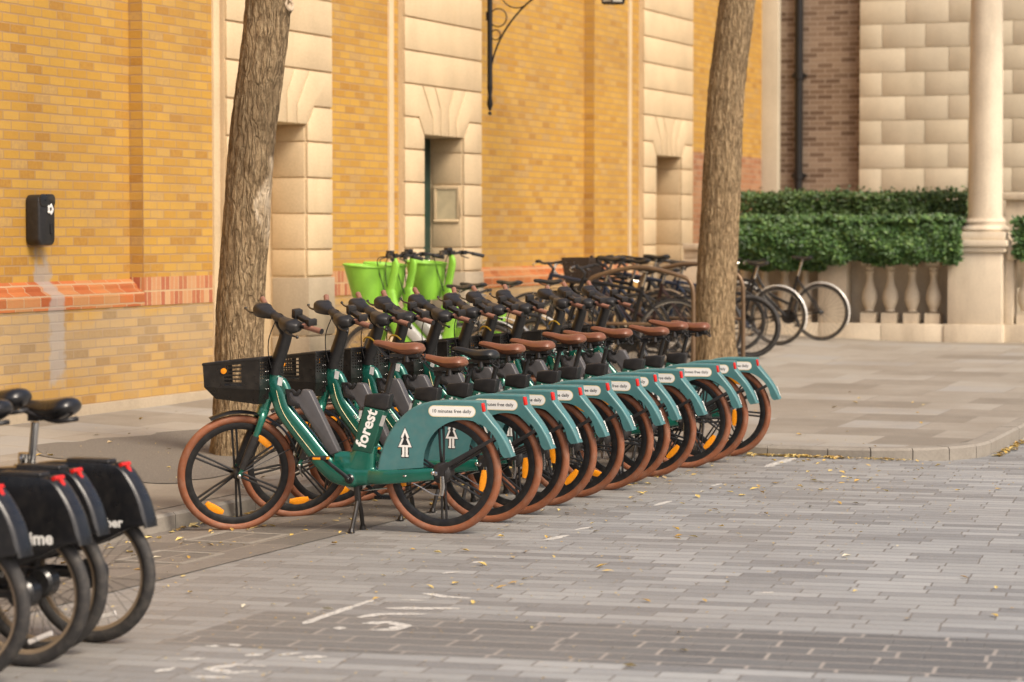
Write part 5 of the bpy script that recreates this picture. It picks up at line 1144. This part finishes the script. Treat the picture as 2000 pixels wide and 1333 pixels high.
def make_lime_bike():
    t = thing('share_bicycle', 'x', 'bicycle'); R = .34
    fw = spoke_wheel(t, 'front_wheel', R=R, r=.024, rim='rim_beige', n=28); fw.location = (1.14, 0, R); rw = spoke_wheel(t, 'rear_wheel', R=R, r=.024, rim='rim_beige', n=28); rw.location = (0, 0, R)
    mb = MB(); mb.sweep(catmull([(.99, 0, .98), (.96, 0, .80), (.84, 0, .52), (.66, 0, .34), (.46, 0, .33)], 6), [(.035, .05), (.045, .075), (.045, .07), (.045, .06)], 16, ex=2.8); mb.sweep([(.46, 0, .33), (.36, 0, .78)], [(.045, .07), (.03, .04)], 16, ex=2.6)
    for s in (-1, 1): mb.sweep([(.46, s * .03, .33), (0, s * .07, .34)], .018, 10)
    obj('frame', mb, 'lime_green', t)
    mb = MB(); mb.prism([(.90, .66), (.84, .72), (.60, .48), (.66, .42)], -.05, .05); obj('battery', mb, 'pale_grey', t, bevel=.012)
    mb = MB()
    for s in (-1, 1): mb.sweep(catmull([(1.00, s * .05, .76), (1.05, s * .06, .60), (1.14, s * .06, R)], 4), [(.018, .025), (.013, .018)], 12)
    mb.sweep([(1.0, -.05, .765), (1.0, .05, .765)], .03, 12); fk = obj('fork', mb, 'lime_green', t)
    mb = MB(); mb.sweep(catmull([(.985, 0, .95), (.955, 0, 1.08), (.93, 0, 1.20), (.945, 0, 1.27)], 5), [(.030, .035), (.026, .036), (.024, .036), (.02, .02)], 16, ex=3); obj('stem', mb, 'lime_green', t)
    mb = MB(); mb.sweep(catmull([(.83, -.34, 1.27), (.92, -.20, 1.30), (.955, 0, 1.28), (.92, .20, 1.30), (.83, .34, 1.27)], 6), .013, 10, ref=(0, 0, 1)); mb.box((.95, 0, 1.295), (.06, .08, .04))
    hb = obj('handlebar', mb, 'black_plastic', t)
    mb = MB(); mb.box((.99, -.02, 1.315), (.05, .09, .055)); mb.box((.96, .10, 1.30), (.04, .05, .04)); obj('display', mb, 'black_gloss', hb, bevel=.006)
    for s in (-1, 1): mb = MB(); mb.sweep(catmull([(.95, s * .16, 1.29), (1.06, s * .12, 1.26), (1.05, s * .06, 1.08), (1.0, s * .04, .92)], 5), .005, 6); obj('cable', mb, 'black_plastic', hb)
    for s in (-1, 1):
        mb = MB(); mb.sweep([(.87, s * .27, 1.285), (.81, s * .38, 1.262)], .018, 12, ref=(0, 0, 1)); obj('grip', mb, 'black_plastic', hb)
        mb = MB(); mb.sweep(catmull([(.93, s * .19, 1.29), (.98, s * .24, 1.265), (.95, s * .33, 1.24)], 4), .006, 8); mb.box((.92, s * .18, 1.295), (.05, .06, .04)); obj('brake_lever', mb, 'black_plastic', hb)
    mb = MB(); rim = []; n = 28
    def ring(cx, z, a, b, tilt=0): return [Vector((cx + a * cos(2 * pi * k / n), b * sin(2 * pi * k / n) * (1 + .12 * abs(cos(2 * pi * k / n))), z + tilt * a * cos(2 * pi * k / n))) for k in range(n)]
    rs = [ring(1.20, .84, .10, .12), ring(1.21, .92, .135, .155), ring(1.225, 1.08, .165, .19, .03), ring(1.235, 1.20, .19, .215, .08), ring(1.235, 1.20, .175, .20, .08), ring(1.225, 1.08, .15, .175, .03), ring(1.21, .93, .12, .14)]
    vs = [v for r_ in rs for v in r_]; mb.add(vs, [(i * n + k, i * n + (k + 1) % n, (i + 1) * n + (k + 1) % n, (i + 1) * n + k) for i in range(len(rs) - 1) for k in range(n)] + [tuple(range(n))[::-1], tuple((len(rs) - 1) * n + k for k in range(n))])
    mb.sweep(rs[3], .010, 8, ref=(0, 0, 1), closed=True); obj('basket', mb, 'lime_green', t, smooth=60, recalc=True)
    mb = MB(); mb.lathe([(.372, -.03), (.378, 0), (.372, .03), (.368, 0)], (0, 0, R), closed=True, n=30, arc=(radians(20), radians(200))); obj('rear_fender', mb, 'pale_grey', t, smooth=60)
    mb = MB(); mb.sweep([(.365, 0, .75), (.30, 0, 1.0)], .015, 10); obj('seat_post', mb, 'steel', t); saddle_mesh(.16, 1.03, parent=t)
    mb = MB(); mb.sweep([(.50, .08, .32), (.38, .1, .22)], .010, 8); mb.sweep([(.50, -.08, .32), (.62, -.1, .42)], .010, 8); mb.sweep([(.5, -.08, .32), (.5, .08, .32)], .014, 8); mb.box((.38, .14, .22), (.09, .07, .02)); mb.box((.62, -.14, .42), (.09, .07, .02)); obj('crank', mb, 'black_plastic', t)
    index_kids(t); return t
lb = make_lime_bike()
LBS = [(21.60, 8.85, 3, 'bright green share bicycle whose large bucket basket shows farthest left'), (21.98, 8.90, -5, 'bright green share bicycle in the middle of the three by the doorway'), (22.60, 8.80, -9, 'bright green share bicycle whose dark handle grip reaches farthest right')]
for r, (x, y, yw, lab) in zip([lb] + [copy_tree(lb) for _ in range(2)], LBS):
    r.scale = (1.0, 1.0, 1.0); r.location = (x, y, zpave(x, y)); r.rotation_euler = (0, 0, radians(90 + yw)); r['label'] = lab; r['group'] = 'bright green share bicycles by the brick wall'

def city_bike(x, y, yaw, label, paint='iron', fender=None, step=False, bars='flat', basket=None, tyre='tyre_black', rim='steel', saddle_z=.98, R=.35, bar_m='black_plastic', lean=0, rim_r=.017, crate=False, group='private bicycles parked at the stands', sc_=1.0):
    t = thing('city_bicycle', label, 'bicycle', (x, y, zpave(x, y)), radians(90 + yaw), group); t.rotation_euler = (radians(lean), 0, radians(90 + yaw)); t.scale = (sc_, sc_, sc_)
    rw = spoke_wheel(t, 'rear_wheel', R=R, r=rim_r, tyre=tyre, rim=rim, n=32); rw.location = (0, 0, R); fw = spoke_wheel(t, 'front_wheel', R=R, r=rim_r, tyre=tyre, rim=rim, n=32); fw.location = (1.05, 0, R)
    bb_, st_, hd_t, hd_b = Vector((.44, 0, .29)), Vector((.30, 0, .80)), Vector((.86, 0, .86)), Vector((.91, 0, .72))
    mb = MB(); tb = .019
    mb.sweep([bb_, st_], tb, 10); mb.sweep([hd_b, bb_], tb * 1.1, 10); mb.sweep([hd_t + Vector((-.008, 0, .02)), hd_b], tb * 1.15, 12)
    if step: mb.sweep(catmull([hd_t, Vector((.70, 0, .60)), Vector((.42, 0, .45))], 5), tb, 10)
    else: mb.sweep([hd_t, st_ - Vector((0, 0, .04))], tb, 10)
    for s in (-1, 1):
        mb.sweep([bb_ + Vector((0, s * .02, 0)), (0, s * .06, R)], .009, 8); mb.sweep([st_ + Vector((0, s * .015, -.05)), (0, s * .06, R)], .008, 8)
    mb.lathe([(.004, -.035), (.022, -.035), (.022, .035), (.004, .035)], bb_, n=16); obj('frame', mb, paint, t)
    mb = MB()
    for s in (-1, 1): mb.sweep(catmull([(.925, s * .03, .70), (.955, s * .05, .60), (.99, s * .055, .48), (1.05, s * .055, R)], 4), [(.012, .016), (.009, .010)], 10)
    mb.sweep([(.922, -.035, .70), (.922, .035, .70)], .016, 10); obj('fork', mb, paint, t)
    if fender:
        for nm, c, a0, a1 in (('rear_fender', 0, -10, 165), ('front_fender', 1.05, 25, 165)):
            mb = MB(); q = R + .018; mb.lathe([(q - .004, -.026), (q + .004, -.018), (q + .008, 0), (q + .004, .018), (q - .004, .026), (q + .001, 0)], (c, 0, R), closed=True, n=30, arc=(radians(a0 if c else 15), radians(a1 if c else 195)))
            if c == 0:
                mb = MB(); mb.lathe([(q - .004, -.026), (q + .004, -.018), (q + .008, 0), (q + .004, .018), (q - .004, .026), (q + .001, 0)], (c, 0, R), closed=True, n=30, arc=(radians(35), radians(205)))
            obj(nm, mb, fender, t, smooth=60)
    mb = MB(); sz = saddle_z; mb.sweep([st_, (st_.x - (sz - .8) * .26, 0, sz - .03)], .0135, 10); obj('seat_post', mb, 'steel', t); saddle_mesh(st_.x - .04 - (sz - .8) * .26 - .09, sz, parent=t)
    mb = MB(); q = hd_t + Vector((-.02, 0, .06)); mb.sweep([hd_t, q, q + Vector((.05, 0, .05))], .014, 10); c = q + Vector((.05, 0, .05))
    if bars == 'flat': mb.sweep(catmull([c + Vector((-.05, -.30, .02)), c + Vector((.0, -.12, 0)), c, c + Vector((0, .12, 0)), c + Vector((-.05, .30, .02))], 5), .012, 8, ref=(0, 0, 1)); ends = [c + Vector((-.05, s * .30, .02)) for s in (-1, 1)]
    elif bars == 'swept': mb.sweep(catmull([c + Vector((-.22, -.27, .06)), c + Vector((-.05, -.25, .08)), c + Vector((.03, -.1, .03)), c, c + Vector((.03, .1, .03)), c + Vector((-.05, .25, .08)), c + Vector((-.22, .27, .06))], 5), .012, 8, ref=(0, 0, 1)); ends = [c + Vector((-.22, s * .27, .06)) for s in (-1, 1)]
    else:
        for s in (-1, 1): mb.sweep(catmull([c, c + Vector((.0, s * .2, 0)), c + Vector((.09, s * .21, -.01)), c + Vector((.12, s * .21, -.08)), c + Vector((.05, s * .21, -.14)), c + Vector((-.04, s * .21, -.14))], 5), .013, 8, ref=(0, 0, 1))
        ends = [c + Vector((-.04, s * .21, -.14)) for s in (-1, 1)]
    hb = obj('handlebar', mb, bar_m, t)
    for e, s in zip(ends, (-1, 1)):
        mb = MB(); e2 = e + ((Vector((-.10, 0, -.01))) if bars != 'flat' else Vector((-.02, s * .10, .0))); mb.sweep([e, e2], .0165, 10, ref=(0, 0, 1)); obj('grip', mb, 'black_plastic', hb)
        mb = MB(); mb.sweep(catmull([e + Vector((.03, -s * .04, 0)), e + Vector((.07, 0, -.03)), e + Vector((.02 if bars == 'flat' else -.04, s * .08, -.05))], 4), .005, 6); obj('brake_lever', mb, 'steel', hb)
    mb = MB(); mb.lathe([(.003, -.046), (.088, -.046), (.090, -.043), (.088, -.040), (.003, -.040)], bb_, n=30); mb.sweep([bb_ + Vector((0, .05, 0)), bb_ + Vector((.11, .07, .12))], .008, 8); mb.sweep([bb_ - Vector((0, .05, 0)), bb_ + Vector((-.11, -.07, -.12))], .008, 8)
    mb.sweep([bb_ + Vector((0, -.043, .09)), (0, -.043, R + .035)], .004, 5); mb.sweep([bb_ + Vector((0, -.043, -.09)), (0, -.043, R - .035)], .004, 5)
    for s, p in ((1, (.55, .11, .41)), (-1, (.33, -.11, .17))): mb.box(p, (.08, .08, .018))
    obj('crank', mb, 'dark_metal', t)
    if basket:
        mb = MB(); a, b_, z0, z1 = .98, 1.26, .80, 1.04; k = .03; W = .17
        B0 = [(a + k, -W + k, z0), (b_ - k, -W + k, z0), (b_ - k, W - k, z0), (a + k, W - k, z0)]; T0 = [(a, -W, z1), (b_, -W, z1), (b_, W, z1), (a, W, z1)]
        cs = []
        for i_ in range(6): cs += [i_ / 6, i_ / 6 + .11]
        cs += [1.0]
        for i in range(4): mb.panel([B0[i], B0[(i + 1) % 4], T0[(i + 1) % 4], T0[i]], cs, cs, {(p, q_) for p in range(1, 11, 2) for q_ in range(1, 11, 2)}, .006)
        mb.panel(B0, [0, 1], [0, 1], set(), .006); obj('basket', mb, basket, t)
    index_kids(t); return t
city_bike(30.78, 8.20, -2, 'black bicycle with silver rear mudguard, farthest right against the balustrade', 'iron', 'white_fender', step=True, saddle_z=1.04, bars='flat')
city_bike(29.62, 8.42, -4, 'black bicycle with long silver mudguard, second from the right at the stands', 'iron', 'white_fender', step=False, saddle_z=1.0, bars='swept', bar_m='steel')
city_bike(27.55, 8.16, 6, 'dark bicycle with fat black tyres beside the second tree', 'navy_paint', None, saddle_z=1.0, rim='rim_black', rim_r=.026, R=.355)
city_bike(28.30, 8.55, 10, 'dark bicycle half hidden by the second tree trunk', 'iron', 'iron', step=True, saddle_z=.96, rim='rim_black', bars='swept')
city_bike(26.47, 8.30, -2, 'dark bicycle with tan tyre rim just left of the second tree', 'navy_paint', None, rim='rim_beige', saddle_z=.98, bars='drop', sc_=1.13)
city_bike(26.1, 8.7, 4, 'bicycle with white tape on its curled handlebar behind the bronze stand', 'iron', 'rim_beige', rim='rim_beige', saddle_z=1.0, bars='drop', bar_m='white_print', sc_=1.13)
city_bike(25.75, 8.25, -3, 'bicycle with dark wicker front basket at the stands', 'rust_red', 'iron', basket='wicker', saddle_z=.94, step=True, bars='swept', sc_=1.13)
city_bike(25.0, 8.2, 6, 'plain black bicycle at the left end of the stands', 'iron', 'iron', saddle_z=.98, bars='flat', sc_=1.13)
city_bike(26.85, 8.75, -3, 'black bicycle with blue-taped handlebar between stand and tree', 'iron', None, saddle_z=1.02, bars='drop', bar_m='blue_tape', rim='rim_black', sc_=1.13)
city_bike(21.95, 8.18, 14, 'lone dark bicycle with black saddle standing right of the bright green ones', 'iron', 'iron', saddle_z=1.10, bars='flat')
city_bike(27.35, 8.9, 4, 'dark bicycle deep in the cluster behind the left edge of the second tree', 'iron', 'iron', saddle_z=1.0, bars='flat', sc_=1.12)
city_bike(25.38, 8.75, -4, 'slim dark bicycle turned towards the wall beside the wicker basket bicycle', 'navy_paint', None, saddle_z=1.03, bars='flat', sc_=1.14)
stands = []
for i, (x, y) in enumerate(((24.75, 8.50), (26.0, 8.35))):
    labs = ['bronze tubular cycle stand nearest the camera with long arched top', 'bronze tubular cycle stand left of the second tree', 'bronze tubular cycle stand behind the second tree', 'bronze tubular cycle stand closest to the balustrade']
    t = thing('cycle_stand', labs[i], 'cycle stand', (x, y, zpave(x, y)), 0, 'bronze cycle stands on the pavement')
    P = catmull([(0, -.58, -.02), (0, -.58, .62), (0, -.56, .92), (0, -.42, 1.02), (0, 0, 1.10), (0, .42, 1.02), (0, .56, .92), (0, .58, .62), (0, .58, -.02)], 6)
    mb = MB(); mb.sweep(P, .023, 12, ref=(1, 0, 0)); obj('hoop', mb, 'stand_bronze', t, smooth=60)
    mb = MB(); mb.sweep([(0, -.57, .52), (0, .57, .52)], .018, 10, ref=(1, 0, 0)); obj('crossbar', mb, 'stand_bronze', t)
    for s in (-1, 1): mb = MB(); mb.lathe([(.027, 0), (.06, 0), (.06, .012), (.027, .014)], (0, s * .58, .002), 'z', 20); obj('foot_plate', mb, 'stand_bronze', t)

# ------------------------------------------------------------------ fallen leaves and grit: uncountable litter
def litter(name, n, dist, size, m, seed):
    r = random.Random(seed); mb = MB()
    for i in range(n):
        x, y = dist(r)
        kerbed = (x < 18.72 and y > 7.31) or (x >= 18.72 and y > ylow(x) - .15)
        z = (zpave(x, y) if kerbed else zroad(x, y)) + .007
        if kerbed and ((x < 18.85 and y < 7.47) or (x >= 18.72 and y < ylow(x) + .02)): z += .002
        a = r.uniform(0, 2 * pi); s = size * r.uniform(.45, 1.5); d = Vector((cos(a), sin(a), r.uniform(-.1, .25))); b = Vector((-sin(a), cos(a), r.uniform(-.2, .2))) * r.uniform(.3, .6); p = Vector((x, y, z)); c = s * r.uniform(.05, .25)
        mb.add([p - d * s * .5, p - d * s * .1 + b * s * .55 + Vector((0, 0, c)), p + d * s * .5 + Vector((0, 0, c * .6)), p - d * s * .1 - b * s * .55 + Vector((0, 0, c * .8)), p + Vector((0, 0, .001))], [(0, 4, 1), (1, 4, 2), (2, 4, 3), (3, 4, 0)])
    o = obj(name, mb, m, smooth=0); o['kind'] = 'stuff'; return o
def d1(r):
    u = r.random()
    if u < .30: return r.uniform(8.5, 18.6), 7.28 - abs(r.gauss(0, .28))
    if u < .55: return r.uniform(10, 18.6), r.uniform(4.2, 7.2)
    if u < .70: return r.uniform(15.5, 18.7), r.uniform(3.9, 6.2)
    if u < .82: return r.uniform(8, 18.5), r.uniform(2, 7)
    return r.uniform(13, 24), r.uniform(4.6, 10.5)
litter('fallen_leaves', 640, d1, .043, 'dry_leaf', 4)
def d2(r):
    u = r.random()
    if u < .5: return 18.70 - abs(r.gauss(0, .05)), r.choice([5.35, 5.2, 5.0, 4.9, 4.45]) + r.gauss(0, .14)
    if u < .8: return 19.9 + r.uniform(-.3, 1.2), 3.87 - abs(r.gauss(0, .05))
    return r.uniform(9, 18.5), 7.28 - abs(r.gauss(0, .05))
litter('kerb_leaves', 420, d2, .050, 'dry_leaf', 8)
def d3(r): return (r.uniform(8, 18.6), r.uniform(3.2, 7.25)) if r.random() < .8 else (r.uniform(14, 20), r.uniform(4.5, 10))
litter('leaf_fragments', 2600, d3, .013, 'dry_leaf', 12)
